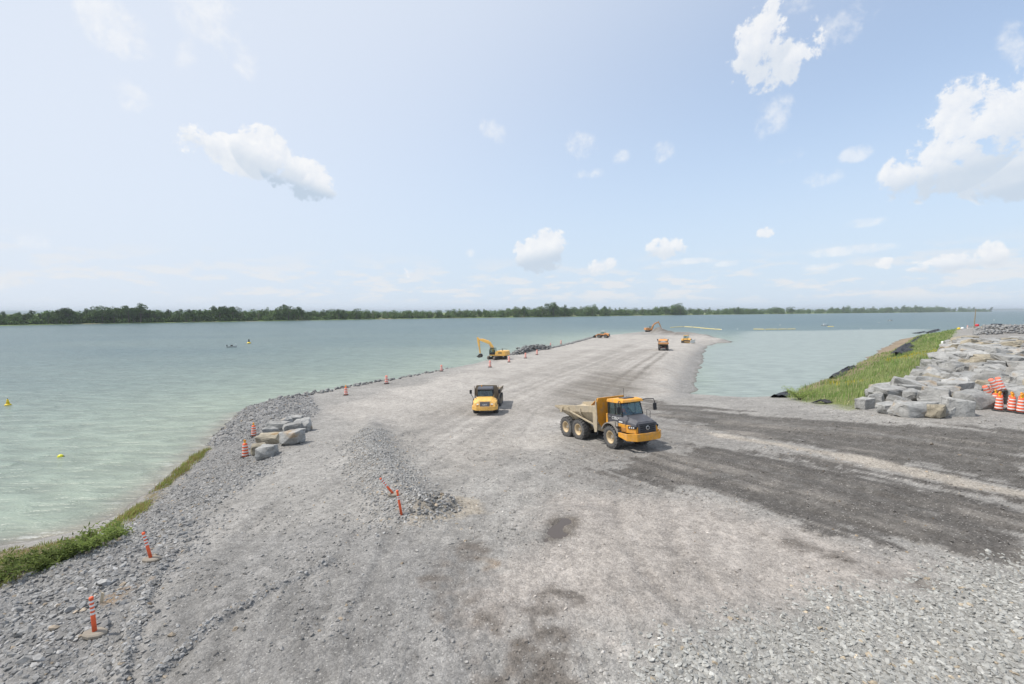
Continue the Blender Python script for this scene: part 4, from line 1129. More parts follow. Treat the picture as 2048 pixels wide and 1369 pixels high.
def far_wood():
    r = random.Random(11)
    tu = [t_[0] for t_ in TOPS]; tv = [t_[1] for t_ in TOPS]
    # the trees that stand out above the line
    for (u, v, k, w, lab) in ((280, 606, 0, 1.15, 'tallest domed dark tree in the wood across the water'), (138, 615, 5, 1.0, 'dark pointed tree pair rising from the far wood near the picture edge'),
                              (205, 611, 1, 1.1, 'tall dark tree just before the tallest domed tree of the far wood'), (438, 613, 0, 1.0, 'dark tree rising beyond the gap after the domed tree'), (466, 613, 5, 1.1, 'round headed dark tree beside the gap in the far wood'),
                              (575, 610, 1, 1.35, 'broad dark tree mass standing out on the far point'), (595, 613, 0, 1.0, 'dark tree leaning out from the broad mass on the far point'), (715, 616, 1, 1.1, 'dark rounded tree ahead of the bare grey thicket'),
                              (1046, 612, 2, 1.1, 'lone mid green tree before the tall crowned tree across the water'), (1110, 604, 6, 1.25, 'tall crowned green tree above the loader on the far bank'), (1130, 609, 2, 1.1, 'green tree leaning on the tall crowned one across the water'),
                              (1183, 610, 1, 1.3, 'rounded dark tree above the far excavator'), (1210, 612, 0, 1.1, 'small dark round tree after the rounded dark one'), (1346, 608, 6, 1.2, 'twin headed green tree on the low shore, taller head'), (1360, 606, 3, 1.1, 'twin headed green tree on the low shore, broader head'),
                              (1470, 614, 0, 1.2, 'dark bushy tree on the low far shore above the silt boom'), (1580, 613, 1, 1.3, 'solitary dark tree on the low far shore beyond the boats'), (1991, 614.5, 5, .9, 'flat topped tree at the very end of the far point')):
        tree(u, 6, v, k, lab, 'standout trees of the far wood', w)
    u = -60.0
    while u < 1990:
        step = 8.5 if u < 700 else (9 if u < 1400 else 11)
        u += step * r.uniform(.7, 1.35)
        top = np.interp(u, tu, tv); base = np.interp(u, FAR_U, [f[1] for f in FAR])
        v = base - (base - top) * r.uniform(.68, 1.08)
        grey = (735 < u < 880 and r.random() < .5) or (1600 < u < 1690 and r.random() < .4) or (480 < u < 535 and r.random() < .5)
        if grey: tree(u, r.uniform(5, 16), base - (base - top) * r.uniform(.6, .85), 'bare', 'leafless grey tree standing in the far wood', 'bare trees of the far wood', 1.3); continue
        k = r.choice((0, 0, 1, 5, 2) if u < 700 else (1, 2, 4, 4, 6, 7, 3))
        wf = r.uniform(.85, 1.25); rel = (base - v) / max(1, base - top)
        sec = next(nm for lim, nm in SECT if u < lim)
        lab = f"{'tall' if rel > .95 else ('middling' if rel > .82 else 'short')} {'broad' if wf > 1.05 else 'narrow'} {'dark' if k in (0, 1, 5) else ('pale' if k in (4, 7) else 'mid green')} tree {sec}"
        tree(u, r.uniform(4, 22), v, k, lab, 'trees of the wood across the open water' if u < 720 else ('pale trees along the low far bank' if k in (4, 7) else 'green trees along the low far bank'), wf)
    # the wood behind them, too deep and dense to count
    Vs, Fs = [], []; off = 0
    nr = np.random.default_rng(5)
    for i in range(1500):
        u = r.uniform(-420, 1985); top = np.interp(u, tu, tv); base = np.interp(u, FAR_U, [f[1] for f in FAR]); back = r.uniform(7, 60)
        q = far_at(u, back); h = (base - (base - top) * r.uniform(.45, .8) - base) / -FPX * q[1]
        h = max(h, 3.5)
        n = 150; d = nr.normal(0, 1, (n, 3)); d /= np.linalg.norm(d, axis=1)[:, None]
        rad = np.array([h * .5, h * .5, h * .52]) * nr.uniform(.5, 1.0, (n, 1))
        p = np.array([q[0], q[1], far_z(back) + h * .46]) + d * rad
        a = nr.normal(0, 1, (n, 3)); a /= np.linalg.norm(a, axis=1)[:, None]; b = np.cross(a, nr.normal(0, 1, (n, 3))); b /= np.linalg.norm(b, axis=1)[:, None]
        s = h * .055 * nr.uniform(.6, 1.4, (n, 1))
        V = np.stack([p - a * s, p + b * s, p + a * s, p - b * s], 1).reshape(-1, 3)
        Vs.append(V); Fs.append(np.arange(len(V)).reshape(-1, 4) + off); off += len(V)
    for i in range(700):
        u = r.uniform(-420, 1985); back = r.uniform(6, 14); q = far_at(u, back); h = r.uniform(2.0, 4.5) * (1 + .0006 * q[1])
        n = 60; d = nr.normal(0, 1, (n, 3)); d /= np.linalg.norm(d, axis=1)[:, None]
        p = np.array([q[0], q[1], far_z(back) + h * .4]) + d * np.array([h * .9, h * .6, h * .5]) * nr.uniform(.4, 1, (n, 1))
        a = nr.normal(0, 1, (n, 3)); a /= np.linalg.norm(a, axis=1)[:, None]; b = np.cross(a, nr.normal(0, 1, (n, 3))); b /= np.linalg.norm(b, axis=1)[:, None]
        s = h * .16 * nr.uniform(.6, 1.4, (n, 1))
        V = np.stack([p - a * s, p + b * s, p + a * s, p - b * s], 1).reshape(-1, 3)
        Vs.append(V); Fs.append(np.arange(len(V)).reshape(-1, 4) + off); off += len(V)
    me = np_mesh('woodland', np.concatenate(Vs), np.concatenate(Fs), 4); me.materials.append(leaf_material('mixed_wood_leaves', rgb=(.1, .152, .05), trans=.22, var=.5))
    tag(mesh_obj('woodland', me), 'deep wood behind the front trees of the far bank', 'woodland', None, 'stuff')
far_wood()

# blue hill far beyond the end of the point
def far_hill():
    m, t, b = new_mat('distant_wooded_hill'); b.inputs['Base Color'].default_value = (.06, .09, .05, 1); b.inputs['Roughness'].default_value = 1
    V = []; us = np.linspace(1960, 2500, 60); D = 9000.0
    for u in us:
        e = sstep(np.array([u]), 1965, 2040)[0]
        hgt = (12 + 26 * e * (.7 + .6 * vnoise(u * .02, 1.5, 8)))
        x = (u - 1024) / FPX * D
        for (dy, z) in ((0, -5.2), (150, hgt * .6 + WATER_Z), (600, hgt + WATER_Z), (1500, -5.2)): V.append((x, D + dy, z))
    idx = np.arange(len(V)).reshape(len(us), 4); F = np.stack([idx[:-1, :-1], idx[1:, :-1], idx[1:, 1:], idx[:-1, 1:]], -1).reshape(-1, 4)
    me = np_mesh('hills', np.array(V), F, 4); me.materials.append(m); tag(mesh_obj('hills', me), kind='structure')
far_hill()
# ================================================================== machines
AMBER = paint('amber_machine_paint', (.74, .335, .03), .5, var=.1, dust=.38)
CATY = paint('yellow_machine_paint', (.80, .46, .11), .5, var=.1, dust=.36)
ORNG = paint('faded_orange_paint', (.66, .30, .10), .55, var=.1, dust=.35)
BEIGE = paint('dust_caked_steel', (.46, .38, .26), .8, var=.15, dust=.6, dust_rgb=(.36, .32, .26), bump=.2)
BROWN = paint('scraped_tray_steel', (.29, .23, .16), .8, var=.2, dust=.5)
BLACKP = paint('charcoal_panel', (.075, .075, .085), .5, var=.1, dust=.25, dust_rgb=(.19, .18, .175))
BLACK = paint('black_plastic', (.018, .018, .02), .5, var=.1)
GREYM = paint('grey_dusty_plastic', (.25, .23, .2), .85, var=.15, dust=.4)
RUBBER = paint('dusty_tyre_rubber', (.085, .082, .08), .92, var=.2, scale=3, dust=.5, dust_rgb=(.2, .19, .175))
RIM = paint('tan_rim_paint', (.56, .43, .26), .6, var=.1, dust=.3)
STEEL = paint('bright_steel', (.55, .55, .54), .35, metal=.6, var=.06)
DARKM = paint('dark_undercarriage_steel', (.06, .055, .05), .8, var=.2, dust=.35, dust_rgb=(.22, .19, .16))
TRACKM = paint('worn_track_steel', (.17, .145, .125), .7, metal=.2, var=.25, dust=.4)
WHITEP = paint('white_paint', (.75, .75, .73), .5, var=.06)
LAMP = paint('lamp_lens', (.72, .72, .7), .15, var=.03)
AMBL = paint('amber_lens', (.8, .33, .03), .25, var=.05)
REDL = paint('red_lens', (.5, .03, .02), .3, var=.05)
def glass_mat():
    m, t, b = new_mat('tinted_cab_glass')
    tr = N(t, 'ShaderNodeBsdfTransparent'); tr.inputs[0].default_value = (.78, .88, .86, 1)
    gl = N(t, 'ShaderNodeBsdfGlossy'); gl.inputs['Color'].default_value = (.85, .92, .95, 1); gl.inputs['Roughness'].default_value = .06
    fr = N(t, 'ShaderNodeFresnel'); fr.inputs['IOR'].default_value = 1.5
    mx = N(t, 'ShaderNodeMixShader'); L(t, math_node(t, 'MULTIPLY_ADD', fr.outputs[0], .8, .03), mx.inputs[0])
    L(t, tr.outputs[0], mx.inputs[1]); L(t, gl.outputs[0], mx.inputs[2])
    L(t, mx.outputs[0], t.nodes['Material Output'].inputs['Surface'])
    return m
GLASS = glass_mat()

def stand_on_ground(o, x, y, hx, hy, fore, aft, half, lift=0.0):
    """Set a machine down on the ground sheet, tilted as the slope tilts it; (hx, hy) is its heading."""
    n = math.hypot(hx, hy); hx, hy = hx / n, hy / n; lx, ly = -hy, hx
    zf = (gz(x + hx * fore + lx * half, y + hy * fore + ly * half) + gz(x + hx * fore - lx * half, y + hy * fore - ly * half)) / 2
    zb = (gz(x - hx * aft + lx * half, y - hy * aft + ly * half) + gz(x - hx * aft - lx * half, y - hy * aft - ly * half)) / 2
    zl = (gz(x + lx * half, y + ly * half) + gz(x - hx * aft + lx * half, y - hy * aft + ly * half)) / 2
    zr = (gz(x - lx * half, y - ly * half) + gz(x - hx * aft - lx * half, y - hy * aft - ly * half)) / 2
    f = Vector((hx, hy, (zf - zb) / (fore + aft))).normalized()
    l = Vector((lx, ly, (zl - zr) / (2 * half))); u = f.cross(l).normalized(); l = u.cross(f)
    z0 = zb + (zf - zb) * aft / (fore + aft)
    o.matrix_world = Matrix(((f.x, l.x, u.x, x), (f.y, l.y, u.y, y), (f.z, l.z, u.z, z0 + lift - .03), (0, 0, 0, 1)))

def text_obj(body, size, m, parent, loc, rot, name='lettering'):
    cu = bpy.data.curves.new(name, 'FONT'); cu.body = body; cu.size = size; cu.extrude = .004; cu.align_x = 'CENTER'; cu.align_y = 'CENTER'
    cu.materials.append(m)
    tmp = bpy.data.objects.new(name, cu)
    me = bpy.data.meshes.new_from_object(tmp); bpy.data.objects.remove(tmp); bpy.data.curves.remove(cu)
    if not me.materials: me.materials.append(m)
    o = mesh_obj(name, me, parent); o.location = loc; o.rotation_euler = rot
    return o

def wheel_meshes(r, w, lugs=22, rim=RIM, tyre=RUBBER):
    h = w / 2; t = MB()
    t.lathe_y([(r * .53, -h * .8), (r * .73, -h), (r * .9, -h * .95), (r * .945, -h * .7), (r * .955, 0), (r * .945, h * .7), (r * .9, h * .95), (r * .73, h), (r * .53, h * .8)], 32, cap=False)
    for i in range(lugs):
        for s in (-1, 1):
            a0 = 2 * math.pi * (i + (0 if s > 0 else .5)) / lugs
            def q(a, y, rr): return (rr * math.sin(a), y, rr * math.cos(a))
            da = 2 * math.pi / lugs * .24; sk = 2 * math.pi / lugs * .55
            y0, y1 = s * h * .02, s * h * .98
            a1 = a0 + sk
            p = [q(a0 - da, y0, r * .92), q(a0 + da, y0, r * .92), q(a1 + da, y1, r * .85), q(a1 - da, y1, r * .85), q(a0 - da, y0, r * 1.03), q(a0 + da, y0, r * 1.03), q(a1 + da, y1, r * 1.0), q(a1 - da, y1, r * 1.0)]
            t.hexa(p)
    tm = t.mesh('tyre'); tm.materials.append(tyre)
    for p in tm.polygons[:32 * 8]: p.use_smooth = True
    rm = MB(); rm.lathe_y([(r * .54, -h * .8), (r * .56, -h * .86), (r * .5, -h * .84), (r * .45, -h * .2), (r * .3, -h * .05), (0.01, -h * .04)], 24, cap=False)
    rm.lathe_y([(0.01, h * .04), (r * .3, h * .05), (r * .45, h * .2), (r * .5, h * .84), (r * .56, h * .86), (r * .54, h * .8)], 24, cap=False)
    for i in range(10):
        a = 2 * math.pi * i / 10
        for s in (-1, 1): rm.cyl((r * .36 * math.sin(a), s * h * .16, r * .36 * math.cos(a)), (r * .36 * math.sin(a), s * h * .32, r * .36 * math.cos(a)), r * .025, n=6)
    rmm = rm.mesh('rim', True); rmm.materials.append(rim)
    hb = MB(); hb.lathe_y([(r * .13, -h * .4), (r * .17, -h * .34), (r * .17, h * .34), (r * .13, h * .4)], 16)
    hm = hb.mesh('wheel'); hm.materials.append(GREYM)
    return tm, rmm, hm
def add_wheel(ms, parent, loc, M=None):
    o = mesh_obj('wheel', ms[2], parent); o.location = loc
    if M is not None: o.matrix_basis = M @ Matrix.Translation(Vector(loc))
    mesh_obj('tyre', ms[0], o); mesh_obj('rim', ms[1], o)
    return o

def articulated_truck(label, style, art, group):
    deere = style == 'bonnet'
    body_c = AMBER if deere else (CATY if style == 'blunt' else ORNG)
    root = empty('dump_truck', (0, 0, 0), 0, label, 'dump truck', group)
    H = Vector((-1.6, 0, 1.0))
    RM = Matrix.Translation(H) @ Matrix.Rotation(art, 4, 'Z') @ Matrix.Translation(-H)
    wm = wheel_meshes(.83, .62)
    for s in (-1, 1):
        add_wheel(wm, root, (0, s * 1.17, .81))
        for x in (-4.2, -5.95): add_wheel(wm, root, (x, s * 1.17, .81), RM)
    b = MB(); b.box(-1.5, 2.0, -.45, .45, .62, 1.2); b.cyl((0, -1.0, .81), (0, 1.0, .81), .16); b.build('chassis', DARKM, root, .02)
    # bumper wraps round the nose
    pl = [(1.02, -1.47), (1.95, -1.46), (2.42, -.95), (2.5, 0), (2.42, .95), (1.95, 1.46), (1.02, 1.47)]
    inn = [(1.02, -1.36), (1.9, -1.35), (2.3, -.88), (2.38, 0), (2.3, .88), (1.9, 1.35), (1.02, 1.36)]
    bm = MB(); zl = [1.02, .84, .80, .80, .80, .84, 1.02]; n = 7
    vs = [(x, y, z) for (x, y), z in zip(pl, zl)] + [(x, y, 1.3) for x, y in pl] + [(x, y, z) for (x, y), z in zip(inn, zl)] + [(x, y, 1.3) for x, y in inn]
    fs = []
    for i in range(n - 1): fs += [(i, i + 1, n + i + 1, n + i), (2 * n + i, 3 * n + i, 3 * n + i + 1, 2 * n + i + 1), (n + i, n + i + 1, 3 * n + i + 1, 3 * n + i), (i, 2 * n + i, 2 * n + i + 1, i + 1)]
    fs += [(0, n, 3 * n, 2 * n), (n - 1, 3 * n - 1, 4 * n - 1, 2 * n - 1)]
    bm.add(vs, fs); bm.build('bumper', body_c, root, .015)
    # nose
    if deere:
        hd = MB(); hd.loft([[(.62, -1.12, 1.82), (.62, -1.1, 2.12), (.62, -.75, 2.44), (.62, .75, 2.44), (.62, 1.1, 2.12), (.62, 1.12, 1.82)],
                            [(1.5, -1.08, 1.80), (1.5, -1.02, 2.05), (1.5, -.7, 2.28), (1.5, .7, 2.28), (1.5, 1.02, 2.05), (1.5, 1.08, 1.80)],
                            [(2.28, -.92, 1.72), (2.24, -.86, 1.92), (2.18, -.62, 2.06), (2.18, .62, 2.06), (2.24, .86, 1.92), (2.28, .92, 1.72)]])
        hd.build('hood', BLACKP, root, .03)
        for s in (-1, 1):
            sp = MB(); sp.loft([[(.66, s * 1.16, 1.3), (.66, s * .9, 1.3), (.66, s * .9, 1.86), (.66, s * 1.16, 1.86)], [(1.6, s * 1.13, 1.3), (1.6, s * .85, 1.3), (1.6, s * .85, 1.83), (1.6, s * 1.13, 1.83)], [(2.26, s * .93, 1.3), (2.26, s * .72, 1.3), (2.26, s * .72, 1.74), (2.26, s * .93, 1.74)]])
            p = sp.build('side_panel', AMBER, root, .015)
            v = MB(); v.hexa([(.82, s * 1.155, 1.36), (1.5, s * 1.14, 1.36), (1.5, s * 1.17, 1.36), (.82, s * 1.19, 1.36), (.86, s * 1.155, 1.64), (1.5, s * 1.14, 1.64), (1.5, s * 1.17, 1.64), (.86, s * 1.19, 1.64)])
            v.build('side_vent', paint('rusty_vent_mesh', (.42, .2, .05), .8), p)
            hl = MB(); hl.hexa([(1.72, s * 1.02, 1.62), (2.3, s * .86, 1.62), (2.3, s * .95, 1.62), (1.72, s * 1.14, 1.62), (1.72, s * 1.02, 1.79), (2.3, s * .86, 1.79), (2.3, s * .95, 1.79), (1.72, s * 1.14, 1.79)])
            q = hl.build('headlight', BLACK, root)
            for k in range(3):
                x = 1.84 + k * .15; y = s * (1.14 - (x - 1.72) * .33)
                lp = MB(); lp.cyl((x, y - s * .02, 1.705), (x + .03, y + s * .03, 1.705), .05, n=10); lp.build('lamp', LAMP, q)
        g = MB(); g.box(2.2, 2.34, -.72, .72, 1.3, 1.98); gr = g.build('grille', BLACKP, root, .02)
        gi = MB(); gi.box(2.335, 2.35, -.6, .6, 1.36, 1.9); gi.build('grille_mesh', BLACK, gr)
        for z in (1.45, 1.58, 1.72, 1.84):
            q = MB(); q.box(2.345, 2.375, -.6, .6, z - .015, z + .015); q.build('grille_bar', BLACKP, gr)
        r = MB(); r.M = Matrix.Translation((2.37, 0, 1.64)) @ Matrix.Rotation(math.pi / 2, 4, 'Z')
        r.lathe_y([(.13, -.02), (.15, 0), (.13, .02), (.10, .02), (.10, -.02), (.13, -.02)], 20, cap=False); r.build('badge', STEEL, gr)
    else:
        hd = MB(); hd.loft([[(.62, -1.38, 1.3), (.62, -1.38, 1.95), (.62, -.8, 2.38), (.62, .8, 2.38), (.62, 1.38, 1.95), (.62, 1.38, 1.3)],
                            [(1.5, -1.38, 1.3), (1.5, -1.36, 1.85), (1.5, -.75, 2.22), (1.5, .75, 2.22), (1.5, 1.36, 1.85), (1.5, 1.38, 1.3)],
                            [(2.25, -1.2, 1.22), (2.12, -1.16, 1.66), (2.0, -.66, 1.98), (2.0, .66, 1.98), (2.12, 1.16, 1.66), (2.25, 1.2, 1.22)]])
        hd.build('hood', body_c, root, .04)
        g = MB(); g.hexa([(2.2, -.55, 1.22), (2.34, -.52, 1.22), (2.34, .52, 1.22), (2.2, .55, 1.22), (2.0, -.58, 1.86), (2.14, -.55, 1.86), (2.14, .55, 1.86), (2.0, .58, 1.86)])
        gr = g.build('grille', BLACKP, root, .01)
        text_obj('CAT', .26, WHITEP, gr, (2.26, 0, 1.52), (math.radians(73), 0, math.radians(90)), 'badge')
        for s in (-1, 1):
            hl = MB(); hl.hexa([(2.08, s * .68, 1.5), (2.22, s * .68, 1.5), (2.15, s * 1.0, 1.5), (2.02, s * 1.0, 1.5), (2.04, s * .68, 1.64), (2.17, s * .68, 1.64), (2.1, s * 1.0, 1.64), (1.98, s * 1.0, 1.64)])
            q = hl.build('headlight', LAMP, root, .01)
            fo = MB(); fo.hexa([(2.14, s * .7, 1.24), (2.3, s * .7, 1.24), (2.24, s * .98, 1.24), (2.1, s * .98, 1.24), (2.1, s * .7, 1.42), (2.26, s * .7, 1.42), (2.19, s * .98, 1.42), (2.06, s * .98, 1.42)])
            fo.build('lower_lamp', paint('brown_recess', (.3, .13, .03), .6), root)
    # cab
    lowc = BLACKP if deere else body_c
    c = MB(); c.box(-.95, .7, -.88, .88, 1.3, 1.62); c.build('cab_floor', DARKM, root)
    for s in (-1, 1):
        d = MB(); d.hexa([(-.86, s * .86, 1.5), (.74, s * .86, 1.5), (.74, s * .93, 1.5), (-.86, s * .93, 1.5), (-.9, s * .86, 2.36), (.78, s * .86, 2.36), (.78, s * .93, 2.36), (-.9, s * .93, 2.36)])
        dr = d.build('door', lowc, root, .012)
        hn = MB(); hn.tube([(-.7, s * .95, 2.2), (-.7, s * .99, 2.2), (-.5, s * .99, 2.2), (-.5, s * .95, 2.2)], .015, 6); hn.build('handle', STEEL, dr)
        w = MB(); w.hexa([(-.82, s * .88, 2.37), (.74, s * .88, 2.37), (.74, s * .9, 2.37), (-.82, s * .9, 2.37), (-.78, s * .84, 3.2), (.56, s * .84, 3.2), (.56, s * .86, 3.2), (-.78, s * .86, 3.2)])
        w.build('side_window', GLASS, root)
        pl_ = MB(); pl_.tube([(.82, s * .88, 2.34), (.6, s * .84, 3.22)], .05, 6); pl_.tube([(-.02, s * .89, 2.36), (-.02, s * .855, 3.22)], .035, 6); pl_.tube([(-.86, s * .88, 1.6), (-.86, s * .84, 3.22)], .06, 6)
        pl_.build('pillar', BLACK, root)
        q = MB(); q.hexa([(-1.1, s * .72, 1.25), (-.84, s * .72, 1.25), (-.84, s * .98, 1.25), (-1.1, s * .98, 1.25), (-1.06, s * .72, 2.36), (-.92, s * .72, 2.36), (-.92, s * .95, 2.36), (-1.06, s * .95, 2.36)])
        q.build('rear_corner_panel', body_c, root, .015)
        f = MB(); a0, a1 = math.radians(-62), math.radians(66); prof = []
        ring = []
        for i in range(11):
            a = a0 + (a1 - a0) * i / 10
            ring.append([(1.02 * math.sin(a), s * .86, .81 + 1.02 * math.cos(a)), (1.02 * math.sin(a), s * 1.5, .81 + 1.0 * math.cos(a)), (1.09 * math.sin(a), s * 1.5, .81 + 1.07 * math.cos(a)), (1.09 * math.sin(a), s * .86, .81 + 1.09 * math.cos(a))])
        f.loft(ring); f.build('fender', GREYM if deere else BLACK, root)
        # mirrors on long arms
        m_ = MB()
        if deere: path = [(.6, s * .8, 3.3), (1.0, s * 1.25, 3.42), (1.3, s * 1.5, 3.4), (1.35, s * 1.55, 3.2), (1.35, s * 1.55, 2.7)]
        else: path = [(1.2, s * 1.3, 1.95), (1.25, s * 1.42, 2.4), (1.2, s * 1.62, 2.75), (1.2, s * 1.64, 3.1)]
        m_.tube(path, .03, 6); ar = m_.build('mirror_arm', BLACK, root)
        x, y, z = path[-1]
        k = MB(); k.box(x - .06, x + .06, y - .13, y + .13, z - .1 if deere else z - .3, z + .4 if deere else z + .22); k.build('mirror', BLACK, ar, .03)
    ws = MB(); ws.hexa([(.86, -.84, 2.38), (.88, -.84, 2.38), (.88, .84, 2.38), (.86, .84, 2.38), (.6, -.8, 3.2), (.62, -.8, 3.2), (.62, .8, 3.2), (.6, .8, 3.2)]); ws.build('windshield', GLASS, root)
    wi = MB(); wi.tube([(.9, .1, 2.4), (.78, -.3, 2.85)], .012, 5); wi.build('wiper', BLACK, root)
    ds = MB(); ds.box(.4, .84, -.8, .8, 2.1, 2.36); ds.build('dashboard', GREYM, root, .03)
    rw = MB(); rw.box(-.92, -.88, -.84, .84, 2.3, 3.2); rw.build('rear_wall', GREYM, root)
    st = MB(); st.box(-.55, -.05, -.28, .28, 1.7, 2.1); st.box(-.62, -.45, -.28, .28, 2.0, 2.85); st.build('seat', BLACK, root, .05)
    rf = MB(); rf.loft([[(-1.0, -.9, 3.2), (-1.0, .9, 3.2), (-1.0, .86, 3.42), (-1.0, -.86, 3.42)], [(.3, -.93, 3.2), (.3, .93, 3.2), (.3, .86, 3.5), (.3, -.86, 3.5)], [(.95, -.9, 3.26), (.95, .9, 3.26), (.88, .84, 3.44), (.88, -.84, 3.44)]])
    roof = rf.build('roof', AMBER if deere else BLACKP, root, .03)
    if deere:
        q = MB(); q.box(-.1, .5, -.45, .45, 3.49, 3.54); q.build('roof_hatch', BLACKP, roof)
        q = MB(); q.tube([(-.9, .6, 3.4), (-.9, .6, 4.1)], .012, 5); q.build('antenna', BLACK, root)
        text_obj('C3BLMC', .3, WHITEP, root, (.22, -.96, 2.12), (math.radians(90), 0, 0))
        q = MB(); q.box(.72, 1.12, -1.135, -1.125, 1.93, 2.02); q.build('white_decal', WHITEP, root)
        q = MB()
        for z in (.75, 1.05, 1.35, 1.62): q.box(.66, .98, -1.42, -1.14, z, z + .04)
        q.tube([(.66, -1.4, .75), (.66, -1.4, 2.0)], .02, 5); q.tube([(.98, -1.4, .75), (.98, -1.4, 2.0)], .02, 5); q.build('step_ladder', BLACK, root)
        q = MB(); q.tube([(1.1, 1.0, 2.2), (1.1, 1.02, 2.65), (1.5, 1.0, 2.6), (1.5, .95, 2.1)], .018, 5); q.build('hand_rail', BLACK, root)
    else:
        q = MB(); q.cyl((-.5, -.5, 3.42), (-.5, -.5, 3.68), .07, n=10); q.build('beacon', AMBL, root)
        q = MB(); q.tube([(1.2, 1.0, 2.1), (1.2, 1.05, 2.7), (.8, 1.0, 2.7)], .02, 5); q.tube([(1.2, -1.0, 2.1), (1.2, -1.05, 2.7), (.8, -1.0, 2.7)], .02, 5); q.build('hand_rail', BLACK, root)
    ex = MB(); ex.tube([(-1.2, .6, 1.4), (-1.2, .6, 2.9), (-1.3, .6, 3.0)], .09, 8); ex.build('exhaust', DARKM, root)
    hj = MB(); hj.cyl((-1.6, 0, .7), (-1.6, 0, 1.35), .28, n=12); hj.box(-1.7, -1.2, -.5, .5, .75, 1.25); hj.build('hitch', BEIGE if deere else DARKM, root, .02)
    # ---- rear unit
    def rear(mb, name, m, bevel=.015, parent=root):
        o = mb.build(name, m, parent, bevel)
        if parent is root: o.matrix_basis = RM
        return o
    q = MB(); q.box(-7.0, -1.7, -.42, .42, .8, 1.25)
    for x in (-4.2, -5.95): q.cyl((x, -1.0, .81), (x, 1.0, .81), .17)
    q.box(-5.6, -4.5, -.95, -.7, .7, .95); q.box(-5.6, -4.5, .7, .95, .7, .95); rear(q, 'rear_frame', BEIGE if deere else DARKM)
    t = .07
    def sec(x, zt, zk, zb, wt, wk, wb):
        return [(x, -wt, zt), (x, -wk, zk), (x, -wb, zb), (x, wb, zb), (x, wk, zk), (x, wt, zt), (x, wt - t, zt), (x, wk - t, zk), (x, wb - t, zb + t), (x, -wb + t, zb + t), (x, -wk + t, zk), (x, -wt + t, zt)]
    bod = MB(); bod.loft([sec(-1.95, 2.86, 2.38, 1.42, 1.46, 1.44, .9), sec(-5.35, 2.66, 2.16, 1.45, 1.48, 1.44, .95), sec(-6.3, 2.6, 2.22, 1.78, 1.48, 1.44, 1.05), sec(-7.4, 2.5, 2.34, 2.2, 1.48, 1.46, 1.2)])
    tray = rear(bod, 'dump_body', BEIGE if deere else BROWN)
    fr = MB(); fr.box(-2.02, -1.93, -.85, .85, 1.42, 2.9); rear(fr, 'tray_front_wall', BROWN)
    hb = MB(); yz = [(-.8, 1.15), (.8, 1.15), (1.4, 2.0), (1.46, 2.86), (1.22, 3.46), (-1.22, 3.46), (-1.46, 2.86), (-1.4, 2.0)]
    def bx_(z): return -1.86 + .16 * max(0, (z - 2.2))
    hb.loft([[(bx_(z) - .08, y, z) for y, z in yz], [(bx_(z), y, z) for y, z in yz]]); rear(hb, 'headboard', AMBER if deere else (BROWN if style == 'blunt' else ORNG))
    for s in (-1, 1):
        q = MB(); q.prism_y([(-2.12, 2.86), (-1.78, 2.86), (-1.66, 3.4), (-1.6, 3.4), (-1.58, 2.0), (-1.7, .98), (-1.98, .9), (-2.1, 1.5)], s * 1.43, s * 1.49); rear(q, 'side_wing', BEIGE if deere else BROWN)
        q = MB(); q.tube([(-5.2, s * 1.47, 2.2), (-2.15, s * 1.2, 1.35)], .08, 4); rear(q, 'brace', BEIGE if deere else BROWN)
        for x in (-5.35, -3.7):
            q = MB(); q.loft([[(x - .09, s * 1.45, 2.55), (x + .09, s * 1.45, 2.55), (x + .09, s * 1.52, 2.55), (x - .09, s * 1.52, 2.55)], [(x - .08, s * 1.42, 2.15), (x + .08, s * 1.42, 2.15), (x + .08, s * 1.5, 2.15), (x - .08, s * 1.5, 2.15)], [(x - .07, s * .93, 1.45), (x + .07, s * .93, 1.45), (x + .07, s * 1.03, 1.45), (x - .07, s * 1.03, 1.45)]])
            rear(q, 'rib', BEIGE if deere else BROWN, .01)
        q = MB(); q.prism_y([(-6.7, 2.45), (-6.1, 2.45), (-6.3, 2.0), (-6.5, 2.0)], s * 1.46, s * 1.53); rear(q, 'hinge_plate', BEIGE if deere else BROWN)
        q = MB(); q.cyl((-3.0, s * .6, 1.0), (-4.3, s * .6, 1.5), .09, n=8); rear(q, 'hoist_cylinder', STEEL, 0)
        q = MB(); q.box(-7.06, -7.0, s * .5 - .12, s * .5 + .12, .95, 1.07); rear(q, 'tail_light', REDL, 0)
        rl = MB(); rl.box(-7.3, -2.0, s * 1.44, s * 1.53, 2.58, 2.66)
    sg = MB(); sg.hexa([(-2.5, -1.3, 2.84), (-1.8, -1.2, 3.4), (-1.8, 1.2, 3.4), (-2.5, 1.3, 2.84), (-2.5, -1.3, 2.9), (-1.8, -1.2, 3.46), (-1.8, 1.2, 3.46), (-2.5, 1.3, 2.9)]); rear(sg, 'spill_guard', AMBER if deere else (BROWN if style == 'blunt' else ORNG))
    if style == 'old':
        q = MB(); q.box(-7.5, -7.38, -1.5, 1.5, 2.1, 2.62); rear(q, 'tail_lip', ORNG)
        ld = MB(); n = 9
        vs = []; fs = []
        for i in range(n):
            for j in range(n):
                x = -2.2 - 4.9 * i / (n - 1); y = -1.3 + 2.6 * j / (n - 1)
                hgt = 2.45 + .55 * math.sin(math.pi * i / (n - 1)) * math.sin(math.pi * j / (n - 1)) + random.uniform(-.05, .05)
                vs.append((x, y, hgt))
        for i in range(n - 1):
            for j in range(n - 1): fs.append((i * n + j, i * n + j + 1, (i + 1) * n + j + 1, (i + 1) * n + j))
        ld.add(vs, fs); rear(ld, 'stone_load', paint('hauled_stone', (.26, .25, .235), .95, var=.3, bump=.5), 0)
    return root

